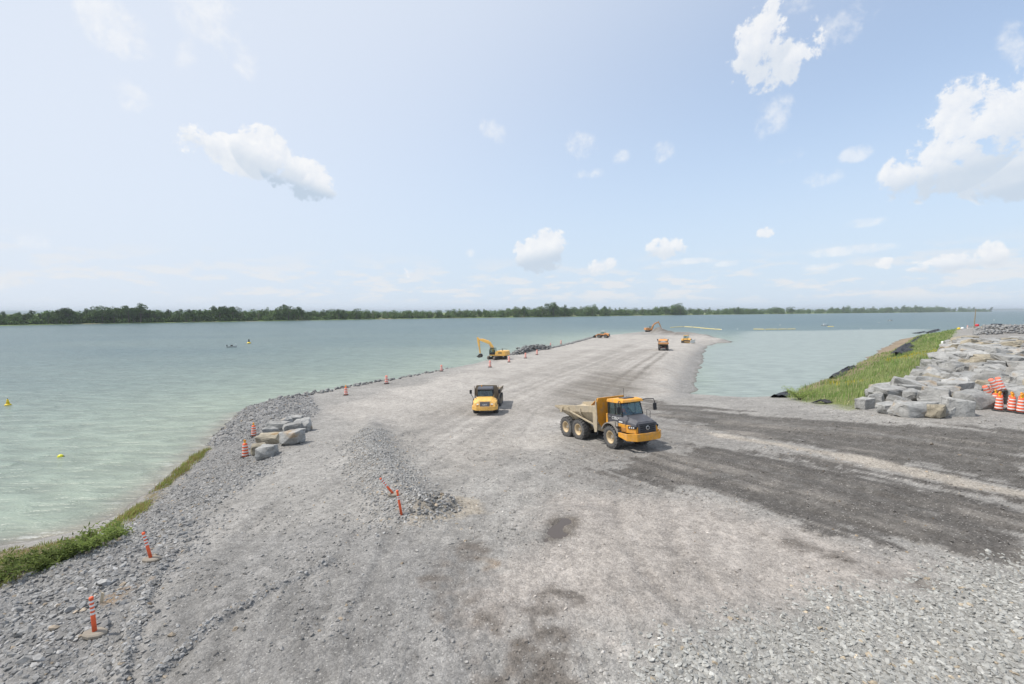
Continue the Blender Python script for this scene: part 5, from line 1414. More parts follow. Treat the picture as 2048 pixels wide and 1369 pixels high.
T1 = articulated_truck('near dump truck with charcoal bonnet and dusty tan tray turning into the yard', 'bonnet', math.radians(4), 'articulated dump trucks')
_a = math.radians(23); stand_on_ground(T1, 8.35, 32.3, math.sin(_a), -math.cos(_a), .9, 5.2, 1.17)
T2 = articulated_truck('yellow dump truck with black grille driving straight towards the yard', 'blunt', math.radians(-4), 'articulated dump trucks')
_p = place(972, 826); stand_on_ground(T2, _p.x, _p.y + .3, -.01, -1, .9, 5.2, 1.17); T2.matrix_world = T2.matrix_world @ Matrix.Diagonal((1, 1.04, .9, 1))
T3 = articulated_truck('small orange dump truck seen from behind out on the causeway', 'old', 0.0, 'articulated dump trucks')
_p = place(1326, 702); stand_on_ground(T3, _p.x + 2.2, _p.y + 6.8, .30, 1, .9, 5.9, 1.17)

# ---- the driver: one continuous body, clothing and helmet as children
def driver():
    J = {'pelvis': (-.3, 0, 2.1, .17), 'belly': (-.33, 0, 2.3, .16), 'chest': (-.33, 0, 2.52, .18), 'neck': (-.3, 0, 2.7, .065), 'chin': (-.27, 0, 2.77, .085), 'head': (-.27, 0, 2.88, .11),
         'shl': (-.32, .19, 2.6, .075), 'ell': (-.1, .28, 2.38, .055), 'hal': (.18, .16, 2.42, .04), 'shr': (-.32, -.19, 2.6, .075), 'elr': (-.1, -.28, 2.38, .055), 'har': (.18, -.16, 2.42, .04),
         'hil': (-.2, .11, 2.08, .1), 'knl': (.18, .13, 2.12, .075), 'ftl': (.22, .13, 1.72, .055), 'tol': (.38, .13, 1.68, .05), 'hir': (-.2, -.11, 2.08, .1), 'knr': (.18, -.13, 2.12, .075), 'ftr': (.22, -.13, 1.72, .055), 'tor': (.38, -.13, 1.68, .05)}
    E = [('pelvis', 'belly'), ('belly', 'chest'), ('chest', 'neck'), ('neck', 'chin'), ('chin', 'head'), ('chest', 'shl'), ('shl', 'ell'), ('ell', 'hal'), ('chest', 'shr'), ('shr', 'elr'), ('elr', 'har'),
         ('pelvis', 'hil'), ('hil', 'knl'), ('knl', 'ftl'), ('ftl', 'tol'), ('pelvis', 'hir'), ('hir', 'knr'), ('knr', 'ftr'), ('ftr', 'tor')]
    names = list(J); me = bpy.data.meshes.new('person')
    me.from_pydata([J[k][:3] for k in names], [(names.index(a), names.index(b)) for a, b in E], [])
    o = mesh_obj('person', me); o.matrix_world = T1.matrix_world.copy()
    sk = o.modifiers.new('skin', 'SKIN'); 
    for i, k in enumerate(names): me.skin_vertices[0].data[i].radius = (J[k][3], J[k][3])
    me.skin_vertices[0].data[0].use_root = True
    sb = o.modifiers.new('smooth', 'SUBSURF'); sb.levels = 2; sb.render_levels = 2
    m, t, b = new_mat('skin_and_work_clothes')
    tc = N(t, 'ShaderNodeTexCoord'); s = N(t, 'ShaderNodeSeparateXYZ'); L(t, tc.outputs['Object'], s.inputs[0])
    L(t, mixcol(t, math_node(t, 'GREATER_THAN', s.outputs[2], 2.68), (.03, .05, .11), (.45, .27, .19)), b.inputs['Base Color'])
    me.materials.append(m)
    v = MB(); v.loft([[(-.33 + .22 * math.cos(a) * .85, .25 * math.sin(a), z) for a in [2 * math.pi * i / 12 for i in range(12)]] for z in (2.16, 2.4, 2.56)] + [[(-.32 + .12 * math.cos(a), .17 * math.sin(a), 2.68) for a in [2 * math.pi * i / 12 for i in range(12)]]], cap=False)
    v.build('vest', paint('orange_vest', (.85, .13, .04), .7), o)
    h = MB(); h.lathe_z([(.17, 2.92), (.135, 2.94), (.13, 3.0), (.1, 3.06), (.02, 3.09)], 14, c=(-.26, 0, 0)); h.build('hard_hat', paint('blue_helmet', (.03, .09, .3), .4), o)
    tag(o, 'person in an orange vest and blue hard hat driving the near truck', 'person')
driver()
# ---- tracked and wheeled plant
def stadium(l, r, n=8, x0=0.0, z0=0.0):
    p = [(x0 + l / 2 + r * math.sin(a), z0 + r * math.cos(a)) for a in [math.pi * i / n for i in range(n + 1)]]
    return p + [(x0 - l / 2 - r * math.sin(a), z0 - r * math.cos(a)) for a in [math.pi * i / n for i in range(n + 1)]]
def track_unit(root, y, length, r, w, M=None):
    o_, i_ = stadium(length, r), stadium(length, r * .84)
    t = MB(); n = len(o_)
    vs = [(x, y - w / 2, z + r) for x, z in o_] + [(x, y + w / 2, z + r) for x, z in o_] + [(x, y - w / 2, z + r) for x, z in i_] + [(x, y + w / 2, z + r) for x, z in i_]
    fs = []
    for k in range(n):
        j = (k + 1) % n; fs += [(k, j, n + j, n + k), (2 * n + k, 3 * n + k, 3 * n + j, 2 * n + j), (k, 2 * n + k, 2 * n + j, j), (n + k, n + j, 3 * n + j, 3 * n + k)]
    t.add(vs, fs)
    m = int((length + 2 * r) / .2)
    for k in range(m):
        x = -length / 2 + length * k / max(1, m - 1); t.box(x - .03, x + .03, y - w / 2, y + w / 2, 2 * r, 2 * r + .04)
        t.box(x - .03, x + .03, y - w / 2, y + w / 2, -.02, .02)
    for k in range(7):
        for s in (-1, 1):
            a = math.pi * (k + .5) / 7; x = s * (length / 2 + (r + .02) * math.sin(a)); z = r + (r + .02) * math.cos(a); t.cyl((x, y - w / 2, z), (x, y + w / 2, z), .045, n=5)
    tr = t.build('track', TRACKM, root)
    f = MB(); f.box(-length / 2, length / 2, y - w * .3, y + w * .3, r * .55, r * 1.35); fr = f.build('track_frame', DARKM, root, .02)
    for x in [-length / 2, length / 2] + [-length / 2 + length * (i + 1) / 6 for i in range(5)]:
        q = MB(); rr = r * .74 if abs(abs(x) - length / 2) < .01 else r * .3; zz = r if rr > r * .5 else r * .42
        q.cyl((x, y - w * .42, zz), (x, y + w * .42, zz), rr, n=14); o = q.build('roller', DARKM, root)
        if M is not None: o.matrix_basis = M
    if M is not None: tr.matrix_basis = M; fr.matrix_basis = M

def thick_arm(mb, pts, widths, y0, y1):
    """Box-section arm along (x, z) points with a depth at each point."""
    L_, R_ = [], []
    for i, (x, z) in enumerate(pts):
        a = Vector(pts[max(i - 1, 0)]); b = Vector(pts[min(i + 1, len(pts) - 1)]); d = (b - a).normalized(); n = Vector((-d.y, d.x)) * widths[i] / 2
        L_.append((x + n.x, z + n.y)); R_.append((x - n.x, z - n.y))
    mb.prism_y(L_ + R_[::-1], y0, y1)

def excavator(label, group, swing, boom, stick, bucket_at, paintm=CATY):
    """Heading +X with the boom; swing turns the undercarriage under the house."""
    root = empty('excavator', (0, 0, 0), 0, label, 'excavator', group)
    M = Matrix.Rotation(swing, 4, 'Z')
    for s in (-1, 1): track_unit(root, s * 1.25, 3.4, .46, .6, M)
    q = MB(); q.box(-1.0, 1.0, -1.0, 1.0, .45, .85); q.cyl((0, 0, .8), (0, 0, 1.08), .75, n=18); o = q.build('undercarriage', DARKM, root); o.matrix_basis = M
    q = MB(); q.box(-2.6, 1.55, -1.4, 1.4, 1.06, 1.3); q.build('deck', paintm, root, .03)
    q = MB(); q.loft([[(-2.2, -1.4, 1.3), (.1, -1.4, 1.3), (-.1, -1.4, 2.0), (-.5, -1.4, 2.3), (-2.2, -1.4, 2.3)], [(-2.2, 1.4, 1.3), (.1, 1.4, 1.3), (-.1, 1.4, 2.0), (-.5, 1.4, 2.3), (-2.2, 1.4, 2.3)]])
    h = q.build('engine_housing', paintm, root, .04)
    for z in (1.55, 1.75, 1.95):
        for s in (-1, 1):
            v = MB(); v.box(-1.9, -.9, s * 1.4 - .012, s * 1.4 + .012, z, z + .1); v.build('louvre', DARKM, h)
    cw = MB(); cw.loft([[(-2.2, -1.42, 1.1), (-2.2, 1.42, 1.1), (-2.2, 1.42, 2.35), (-2.2, -1.42, 2.35)], [(-2.85, -1.36, 1.1), (-2.85, 1.36, 1.1), (-2.85, 1.36, 2.3), (-2.85, -1.36, 2.3)], [(-3.1, -1.1, 1.15), (-3.1, 1.1, 1.15), (-3.1, 1.1, 2.2), (-3.1, -1.1, 2.2)]]); cw.build('counterweight', paintm, root, .06)
    rails = MB()
    for y in (-1.3, 1.3):
        rails.tube([(-2.1, y, 2.3), (-2.1, y, 2.75), (-1.2, y, 2.75), (-1.2, y, 2.3)], .025, 5)
    rails.tube([(-1.6, .3, 2.3), (-1.6, .3, 2.95)], .07, 6); rails.build('hand_rail', BLACK, root)
    # cab on the left of the boom
    c = MB(); c.box(.05, 1.6, .45, 1.42, 1.3, 1.75); cab = c.build('cab_body', BLACK, root, .03)
    cp = [(.05, 1.75), (1.62, 1.75), (1.5, 2.6), (1.25, 2.98), (.05, 2.98)]
    gl = MB(); gl.prism_y(cp, .5, 1.38); gl.build('cab_glass', GLASS, root)
    pl = MB()
    for y in (.47, 1.41):
        for a, b in zip(cp, cp[1:] + cp[:1]): pl.tube([(a[0], y, a[1]), (b[0], y, b[1])], .05, 5)
        pl.tube([(.75, y, 1.75), (.75, y, 2.98)], .04, 5)
    pl.build('cab_frame', BLACK, root)
    r = MB(); r.box(0, 1.35, .42, 1.46, 2.97, 3.06); r.build('cab_roof', BLACK, root, .03)
    st = MB(); st.box(.3, .75, .7, 1.15, 1.7, 2.0); st.box(.25, .4, .7, 1.15, 1.9, 2.6); st.build('seat', BLACK, root, .04)
    # boom, stick, bucket
    b = MB(); thick_arm(b, boom, [.5] + [.72] * (len(boom) - 2) + [.36], -.24, .24); b.build('boom', paintm, root, .03)
    s_ = MB(); thick_arm(s_, stick, [.3, .6] + [.3] * (len(stick) - 2), -.17, .17); s_.build('stick', paintm, root, .02)
    def ram(p, q, name='ram'):
        p, q = Vector((p[0], 0, p[1])), Vector((q[0], 0, q[1])); m = p + (q - p) * .58
        k = MB(); k.cyl(p, m, .09, n=8); o = k.build(name, paintm if name != 'boom_ram' else BLACK, root); e = MB(); e.cyl(m, q, .05, n=8); e.build('ram_rod', STEEL, o)
    mid = boom[len(boom) // 2]
    for y in (-.4, .4):
        k = MB(); p, q2 = Vector((1.35, y, 1.45)), Vector((mid[0], y, mid[1] - .1)); m = p + (q2 - p) * .6
        k.cyl(p, m, .09, n=8); o = k.build('boom_ram', BLACK, root); e = MB(); e.cyl(m, q2, .05, n=8); e.build('ram_rod', STEEL, o)
    ram((mid[0] + .1, mid[1] + .5), stick[0], 'stick_ram'); ram((stick[1][0] + .3, stick[1][1] - .2), (stick[-1][0] + .25, stick[-1][1] + .55), 'bucket_ram')
    bx, bz = bucket_at; k = MB()
    prof = [(0, 0), (-.35, -.15), (-.55, -.6), (-.3, -.98), (.25, -1.05), (.75, -.75), (.7, -.68), (.22, -.95), (-.24, -.88), (-.45, -.56), (-.28, -.22), (.05, -.1)]
    k.prism_y([(bx + x, bz + z) for x, z in prof], -.6, .6)
    for y in (-.6, .56): k.prism_y([(bx + x, bz + z) for x, z in prof[:6]], y, y + .04)
    for i in range(5):
        y = -.55 + i * .25; k.box(bx + .68, bx + .92, y, y + .1, bz - .76, bz - .68)
    k.build('bucket', DARKM, root, .01)
    return root

E1 = excavator('large yellow excavator with its arm reaching down at the water edge', 'excavators', math.radians(62), [(1.0, 1.55), (1.35, 3.2), (2.1, 4.25), (3.4, 4.75), (5.2, 5.2)], [(5.55, 5.75), (5.3, 5.2), (5.05, 3.2), (4.85, 1.5)], (4.85, 1.4))
_p = place(994, 720); stand_on_ground(E1, _p.x, _p.y + 1.5, -.93, .36, 1.2, 1.2, 1.2)
E2 = excavator('small looking yellow excavator digging the spoil heap at the causeway tip', 'excavators', math.radians(10), [(1.0, 1.55), (1.6, 3.2), (2.5, 4.3), (3.6, 4.9), (4.9, 5.3)], [(4.9, 5.9), (5.0, 5.35), (6.0, 3.4), (6.7, 1.9)], (6.7, 1.8), ORNG)
_p = at_h(1300, 665, HC); stand_on_ground(E2, _p[0], _p[1], 1, .12, 1.2, 1.2, 1.2)

def wheel_loader():
    root = empty('wheel_loader', (0, 0, 0), 0, 'dusty orange wheel loader with raised rear hood near the causeway edge', 'wheel loader')
    wm = wheel_meshes(.85, .65, 18, GREYM)
    for x in (0, -3.3):
        for s in (-1, 1): add_wheel(wm, root, (x, s * 1.1, .84))
    q = MB(); q.box(-4.3, -1.2, -.55, .55, .7, 1.3); q.box(-.9, .6, -.5, .5, .7, 1.4); q.cyl((-1.2, 0, .6), (-1.2, 0, 1.5), .3); q.cyl((0, -1, .84), (0, 1, .84), .18); q.cyl((-3.3, -1, .84), (-3.3, 1, .84), .18); q.build('chassis', DARKM, root)
    q = MB(); q.loft([[(-2.3, -.85, 1.25), (-2.3, .85, 1.25), (-2.3, .8, 2.45), (-2.3, -.8, 2.45)], [(-4.2, -.9, 1.2), (-4.2, .9, 1.2), (-4.2, .85, 2.15), (-4.2, -.85, 2.15)], [(-4.7, -.9, 1.0), (-4.7, .9, 1.0), (-4.65, .8, 2.0), (-4.65, -.8, 2.0)]]); q.build('engine_hood', ORNG, root, .05)
    q = MB(); q.box(-4.75, -4.66, -.7, .7, 1.1, 1.95); q.build('rear_grille', BLACKP, root)
    q = MB(); q.box(-4.9, -4.3, -1.2, 1.2, .65, 1.05); q.build('counterweight', DARKM, root, .05)
    q = MB(); q.box(-2.3, -.9, -.75, .75, 1.4, 1.95); q.build('cab_body', ORNG, root, .03)
    q = MB(); q.prism_y([(-2.25, 1.95), (-.8, 1.95), (-.95, 3.1), (-2.15, 3.1)], -.72, .72); q.build('cab_glass', GLASS, root)
    q = MB()
    for y in (-.72, .72):
        for x, x2 in ((-2.25, -2.15), (-.8, -.95), (-1.5, -1.5)): q.tube([(x, y, 1.95), (x2, y, 3.1)], .05, 5)
    q.build('cab_frame', BLACK, root)
    q = MB(); q.box(-2.4, -.75, -.85, .85, 3.1, 3.25); q.build('cab_roof', WHITEP, root, .05)
    for s in (-1, 1):
        for x in (0, -3.3):
            f = MB(); ring = []
            for i in range(8):
                a = math.radians(-70 + 140 * i / 7); ring.append([(x + .98 * math.sin(a), s * .75, .84 + .98 * math.cos(a)), (x + .98 * math.sin(a), s * 1.45, .84 + .98 * math.cos(a)), (x + 1.03 * math.sin(a), s * 1.45, .84 + 1.03 * math.cos(a)), (x + 1.03 * math.sin(a), s * .75, .84 + 1.03 * math.cos(a))])
            f.loft(ring); f.build('fender', ORNG, root)
        a = MB(); thick_arm(a, [(-.3, 1.9), (1.0, 1.6), (2.2, .6)], [.3, .42, .25], s * .55 - .08, s * .55 + .08); a.build('lift_arm', ORNG, root, .02)
        r = MB(); r.cyl((-.3, s * .55, 1.0), (1.0, s * .55, 1.45), .08); r.build('lift_ram', STEEL, root)
    q = MB(); pr = [(2.1, 1.3), (2.0, .7), (2.15, .2), (2.6, .05), (3.3, .05), (3.3, .12), (2.62, .15), (2.25, .3), (2.12, .7), (2.2, 1.28)]
    q.prism_y(pr, -1.5, 1.5)
    for y in (-1.5, 1.45): q.prism_y([(2.1, 1.3), (2.0, .7), (2.15, .2), (2.6, .05), (3.3, .05), (2.9, .7)], y, y + .05)
    q.build('bucket', DARKM, root)
    q = MB(); q.cyl((-3.0, .4, 2.3), (-3.0, .4, 3.0), .08); q.build('exhaust', DARKM, root)
    return root
W1 = wheel_loader(); _p = place(1206, 676.5); stand_on_ground(W1, _p.x - 1.2, _p.y + 2.0, -.88, .48, .5, 3.3, 1.1)

def bulldozer():
    root = empty('bulldozer', (0, 0, 0), 0, 'yellow bulldozer with white blade beside the basin edge of the causeway', 'bulldozer')
    for s in (-1, 1): track_unit(root, s * .95, 2.6, .42, .55)
    q = MB(); q.box(-1.6, 1.5, -.65, .65, .5, 1.2); q.build('chassis', DARKM, root, .02)
    q = MB(); q.loft([[(.3, -.55, 1.1), (.3, .55, 1.1), (.3, .5, 2.0), (.3, -.5, 2.0)], [(1.75, -.5, 1.0), (1.75, .5, 1.0), (1.75, .42, 1.75), (1.75, -.42, 1.75)]]); q.build('engine_hood', CATY, root, .04)
    q = MB(); q.box(1.75, 1.82, -.4, .4, 1.05, 1.7); q.build('grille', BLACKP, root)
    q = MB(); q.box(-1.7, -.9, -1.15, 1.15, 1.0, 1.75); q.build('rear_body', CATY, root, .05)
    q = MB(); q.box(-1.0, .4, -.75, .75, 1.2, 1.8); q.build('cab_body', CATY, root, .03)
    q = MB(); q.prism_y([(-.95, 1.8), (.4, 1.8), (.3, 2.9), (-.85, 2.9)], -.7, .7); q.build('cab_glass', GLASS, root)
    q = MB()
    for y in (-.7, .7):
        for x, x2 in ((-.95, -.85), (.4, .3), (-.3, -.3)): q.tube([(x, y, 1.8), (x2, y, 2.9)], .06, 5)
    q.build('cab_frame', BLACK, root)
    q = MB(); q.box(-1.05, .5, -.85, .85, 2.9, 3.05); q.build('cab_roof', CATY, root, .05)
    for s in (-1, 1):
        q = MB(); q.tube([(-.3, s * 1.3, .5), (2.3, s * 1.3, .45)], .1, 6); q.build('push_arm', CATY, root)
    q = MB(); pr = [(2.35, .02), (2.3, .5), (2.38, .95), (2.55, 1.35), (2.62, 1.35), (2.46, .95), (2.38, .5), (2.45, .02)]
    q.prism_y(pr, -1.7, 1.7); bl = q.build('blade', WHITEP, root, .01)
    q = MB(); q.box(2.44, 2.5, -1.7, 1.7, 0, .2); q.build('cutting_edge', RIM, bl)
    q = MB(); q.box(-2.1, -1.7, -.4, .4, .7, 1.3); q.tube([(-1.9, 0, 1.2), (-2.4, 0, .6)], .12, 6); q.build('ripper', DARKM, root)
    return root
D1 = bulldozer(); _p = place(1381, 687); stand_on_ground(D1, _p.x - .6, _p.y + 2, .62, -.78, 1.2, 1.2, .95)

def pickup():
    root = empty('pickup_truck', (0, 0, 0), 0, 'dark grey pickup truck parked beyond the far stone pile', 'pickup truck')
    PC = paint('dark_grey_car_paint', (.05, .055, .065), .3, var=.05, dust=.2); wm = wheel_meshes(.38, .26, 20, STEEL, BLACK)
    for x in (1.75, -1.7):
        for s in (-1, 1): add_wheel(wm, root, (x, s * .82, .37))
    q = MB(); prof = [(-2.75, .45), (2.6, .42), (2.75, .6), (2.72, .95), (2.5, 1.08), (1.1, 1.15), (-2.75, 1.15)]; q.prism_y(prof, -.95, .95); q.build('body', PC, root, .06)
    q = MB(); q.loft([[(-.95, -.88, 1.15), (1.2, -.88, 1.15), (.45, -.74, 1.85), (-.8, -.74, 1.85)], [(-.95, .88, 1.15), (1.2, .88, 1.15), (.45, .74, 1.85), (-.8, .74, 1.85)]]); q.build('cab', PC, root, .04)
    for s in (-1, 1):
        w = MB(); w.hexa([(-.8, s * .86, 1.2), (.95, s * .86, 1.2), (.95, s * .885, 1.2), (-.8, s * .885, 1.2), (-.72, s * .765, 1.76), (.42, s * .765, 1.76), (.42, s * .79, 1.76), (-.72, s * .79, 1.76)]); w.build('side_window', BLACK, root)
        h = MB(); h.box(2.62, 2.76, s * .7 - .14, s * .7 + .14, .78, .92); h.build('headlight', LAMP, root)
        t = MB(); t.box(-2.78, -2.74, s * .84 - .07, s * .84 + .07, .75, 1.08); t.build('tail_light', REDL, root)
    q = MB(); q.hexa([(.52, -.7, 1.78), (1.16, -.8, 1.2), (1.16, .8, 1.2), (.52, .7, 1.78), (.55, -.7, 1.8), (1.2, -.8, 1.21), (1.2, .8, 1.21), (.55, .7, 1.8)]); q.build('windshield', BLACK, root)
    q = MB(); q.loft([[(-2.7, -.9, 1.15), (-1.0, -.9, 1.15), (-1.0, -.8, 1.8), (-2.65, -.8, 1.8)], [(-2.7, .9, 1.15), (-1.0, .9, 1.15), (-1.0, .8, 1.8), (-2.65, .8, 1.8)]]); q.build('bed_cover', PC, root, .03)
    q = MB(); q.box(2.68, 2.84, -.9, .9, .42, .62); q.build('bumper', STEEL, root, .03)
    return root
P1 = pickup(); _p = at_h(1988, 656, 7.8); stand_on_ground(P1, _p[0], _p[1], -1, .05, 1.75, 1.7, .8, .15)
# ================================================================== drums, posts and small things
ORANGE = paint('signal_orange_plastic', (.8, .13, .045), .6, var=.16, scale=6, dust=.3, dust_rgb=(.5, .26, .18))
ORANGE2 = paint('faded_signal_orange', (.82, .2, .12), .6, var=.12, scale=6, dust=.15)
BAND = paint('white_reflective_band', (.74, .72, .7), .45, var=.08)
RUBBASE = paint('black_rubber_base', (.03, .03, .03), .85, var=.2, dust=.3)
GREYBASE = paint('dusty_post_base', (.27, .235, .19), .9, var=.15)
YELLOW = paint('yellow_plastic', (.78, .55, .02), .45, var=.08)
def drum_proto(light, mat=ORANGE):
    root = empty('traffic_drum', (0, 0, 0))
    q = MB(); q.lathe_z([(.36, 0), (.36, .06), (.3, .1), (.24, .1)], 8); q.build('base', RUBBASE, root)
    rad = lambda z: .235 - .075 * (z - .06) / .98
    q = MB(); q.lathe_z([(rad(.06), .06), (rad(.3), .3), (rad(.6), .6), (rad(.9), .9), (rad(1.04), 1.04), (.1, 1.09)], 16); q.build('body', mat, root, smooth=True)
    for z in (.2, .42, .64, .86):
        q = MB(); q.lathe_z([(rad(z) + .006, z), (rad(z + .09) + .006, z + .09)], 16, cap=False); q.build('reflective_band', BAND, root)
    if light:
        q = MB(); q.box(-.05, .05, -.04, .04, 1.08, 1.2); lb = q.build('lamp_base', YELLOW, root, .01)
        q = MB(); q.cyl((0, -.045, 1.27), (0, .045, 1.27), .085, n=12); q.build('lamp_lens', AMBL, lb)
    return root
PROT = [drum_proto(True), drum_proto(False, ORANGE2)]; _used = [False, False]
def drum(loc, kind, label, group, rot=(0, 0, 0), sc=1.0):
    o = PROT[kind] if not _used[kind] else copy_tree(PROT[kind])
    _used[kind] = True
    o.location = loc; o.rotation_euler = rot; o.scale = (sc, sc, sc)
    return tag(o, label, 'traffic drum', group)
G = 'drums lining the causeway edge'
for (u, v, k, h, lab) in (
    (491, 915, 0, 35, 'striped orange drum with amber lamp in front of the boulder heap'), (508, 873, 0, 27, 'orange drum standing behind the boulder heap'),
    (692, 791, 0, 20, 'orange drum with lamp where the coarse bank ends'), (773, 768, 1, 17, 'drum at the rock edge between the coarse bank and the excavator'),
    (883, 743, 1, 13, 'drum at the rock edge nearest below the excavator bucket'), (980, 735, 1, 13.5, 'drum on the gravel in front of the excavator tracks'),
    (1018, 725, 1, 12, 'drum right behind the excavator counterweight'), (1051, 717, 1, 11, 'thin looking drum between the excavator and the rock heap'),
    (1074, 710, 1, 10, 'drum in front of the rock heap'), (1080, 699, 1, 8.5, 'drum partly in front of the rock heap top'), (1122, 689, 1, 8, 'last drum along the edge before the loader'),
    (1101, 693, 1, 7, 'small dark based drum just past the rock heap')):
    p = place(u, v); sc = h * p.y / FPX / (1.3 if k == 0 else 1.12)
    drum(p, k, lab, G, (0, 0, random.uniform(0, 6)), min(max(sc, .8), 1.45))
# the stack beside the stockpile
G = 'drums stacked beside the boulder stockpile'
def stackdrum(u, v, lab, k=0, rot=(0, 0, 0), up=0.0, sc=1.02, back=0.0):
    p = place(u, v); q = Vector((p.x, p.y + back, 0)); q.z = gz(q.x, q.y) + up
    drum(q, k, lab, G, rot, sc)
stackdrum(1997, 822, 'stacked drum closest to the overhanging boulder, first of the front row')
stackdrum(2008, 821, 'second drum of the stacked front row', back=.35)
stackdrum(2015, 820, 'lamp topped drum half hidden in the second rank of the stack', back=.9)
stackdrum(2023, 824, 'plain bright orange drum in the middle of the front row')
stackdrum(2032, 822, 'drum to the far side of the plain orange one', back=.35)
stackdrum(2041, 827, 'drum at the edge of the picture in the front row')
stackdrum(2050, 827, 'drum cut by the picture edge in the front row', back=.2)
stackdrum(2060, 825, 'drum just outside the front row at the picture edge', back=.6)
for i, (u, tl, up, lab) in enumerate(((2026, -28, 1.0, 'leaning striped drum lying highest against the stockpile'), (2034, -24, .55, 'leaning drum wedged between the two highest ones'), (2043, -16, 1.0, 'leaning striped drum at the picture edge above the stack'), (2052, -14, .7, 'leaning drum cut by the picture edge above the stack'),
                                      (2030, -26, .35, 'leaning drum tucked behind the lamps of the front row'), (2047, -18, .3, 'leaning drum behind the drum at the picture edge'))):
    stackdrum(u, 814, lab, 1, (math.radians(-10), math.radians(tl), i * 1.1 * 0), up, 1.05, 1.1 + .15 * i)
p = place(1899, 699); drum(p, 1, 'single drum where grass meets the stockpile corner', None, (0, 0, 0), 1.25)
p = at_h(1935, 656.5, 7.75); drum((p[0], p[1], gz(p[0], p[1])), 1, 'far drum beside the wooden pole', 'drums round the wooden pole', (0, 0, 0), 1.25)

def post(loc, label, tilt, base=True, bands=(.62, .74, .86, .98), az=0.0):
    root = empty('delineator_post', loc, 0, label, 'delineator', 'orange delineator posts')
    M = Matrix.Rotation(az, 4, 'Z') @ Matrix.Rotation(tilt, 4, 'Y')
    if base:
        q = MB(); q.M = Matrix.Diagonal((1.25, .8, 1, 1)); q.lathe_z([(.27, 0), (.27, .075), (.22, .11), (.06, .12)], 8); q.build('base', GREYBASE, root)
    z0 = .05 if base else 0
    q = MB(); q.M = M; q.lathe_z([(.058, z0), (.055, .5), (.048, 1.0), (.05, 1.06), (.058, 1.09), (.05, 1.13), (.02, 1.14)], 14); q.build('tube', ORANGE, root, smooth=True)
    for z in bands:
        q = MB(); q.M = M; q.lathe_z([(.057, z), (.056, z + .06)], 14, cap=False); q.build('reflective_band', BAND, root)
    return root
p = place(190, 1270); post(p, 'nearest upright delineator post on its dusty base', math.radians(-2))
p = place(303, 1121); post(p, 'delineator post tilting on the crest of the gravel bank', math.radians(-13))
p = place(789, 991); post(p, 'delineator post bent far over on the gravel windrow', math.radians(-36), az=.2)
p = place(803, 1030); post(p, 'bare delineator tube without base stuck in the windrow', math.radians(-9), False, (.72, .82))

q = MB(); q.M = Matrix.Rotation(.35, 4, 'Y') @ Matrix.Rotation(.2, 4, 'X'); q.box(-.04, .04, -.012, .012, 0, .42)
o = q.build('wooden_stake', paint('weathered_lath', (.5, .42, .3), .8)); o.location = place(203, 1206); tag(o, 'short weathered wooden stake beside the nearest delineator', 'stake')

# utility pole on the far pad
p = at_h(1948, 659, 7.8); pz = gz(p[0], p[1]); WOODP = paint('weathered_pole_wood', (.3, .24, .15), .9, var=.2)
r = empty('utility_pole', (p[0], p[1], pz), 0, 'bare wooden pole standing alone on the far pad', 'pole')
q = MB(); q.tube([(0, 0, -.3), (0.05, 0, 4), (.16, 0, 8.2)], [.19, .16, .12], 10); q.build('shaft', WOODP, r)
q = MB(); q.tube([(.02, 0, 7.6), (.32, 0, 7.6)], .05, 6); q.build('bracket', DARKM, r)
# bits round the pole
def far_thing(u, v): 
    p = at_h(u, v, 7.75); return Vector((p[0], p[1], gz(p[0], p[1])))
CONC = paint('pale_concrete', (.5, .49, .46), .9, var=.1, bump=.2)
for i, (u, w, lab) in enumerate(((1941, 2.6, 'pale concrete barrier on the water side of the pole'), (1951, 3.0, 'pale concrete barrier at the foot of the pole'), (1961, 2.6, 'pale concrete barrier between the pole and the stone pile'))):
    r = empty('concrete_barrier', far_thing(u, 656.8), .1 * i, lab, 'barrier', 'concrete barriers by the pole')
    q = MB(); q.loft([[(x, -.38, 0), (x, .38, 0), (x, .36, .15), (x, .16, .4), (x, .13, 1.0), (x, -.13, 1.0), (x, -.16, .4), (x, -.36, .15)] for x in (-w / 2, w / 2)]); q.build('block', CONC, r, .02)
    for s in (-1, 1):
        q = MB(); q.tube([(s * w * .25, -.05, 1.0), (s * w * .25, -.05, 1.1), (s * w * .25 + .2, -.05, 1.1), (s * w * .25 + .2, -.05, 1.0)], .02, 5); q.build('lifting_loop', DARKM, r)
r = empty('fuel_tank', far_thing(1954, 655.2), 0, 'red fuel tank standing behind the wooden pole', 'tank')
q = MB(); q.lathe_z([(.3, .15), (.62, .2), (.65, .4), (.65, 1.5), (.6, 1.7), (.25, 1.78)], 18); q.build('shell', paint('red_tank_paint', (.6, .02, .03), .4), r, smooth=True)
q = MB()
for a in range(3): q.cyl((.45 * math.cos(a * 2.1), .45 * math.sin(a * 2.1), 0), (.45 * math.cos(a * 2.1), .45 * math.sin(a * 2.1), .3), .05, n=6)
q.build('stand', DARKM, r); q = MB(); q.cyl((0, 0, 1.75), (0, 0, 1.92), .12); q.build('filler_cap', WHITEP, r)
r = empty('tool_box', far_thing(1966, 656), 0, 'low red tool box between tank and pickup', 'tool box')
q = MB(); q.box(-.9, .9, -.4, .4, .05, .6); q.build('box', paint('red_box_paint', (.55, .05, .04), .5), r, .03); q = MB(); q.box(-.93, .93, -.43, .43, .6, .72); q.build('lid', paint('dark_red_lid', (.35, .03, .03), .5), r, .03)
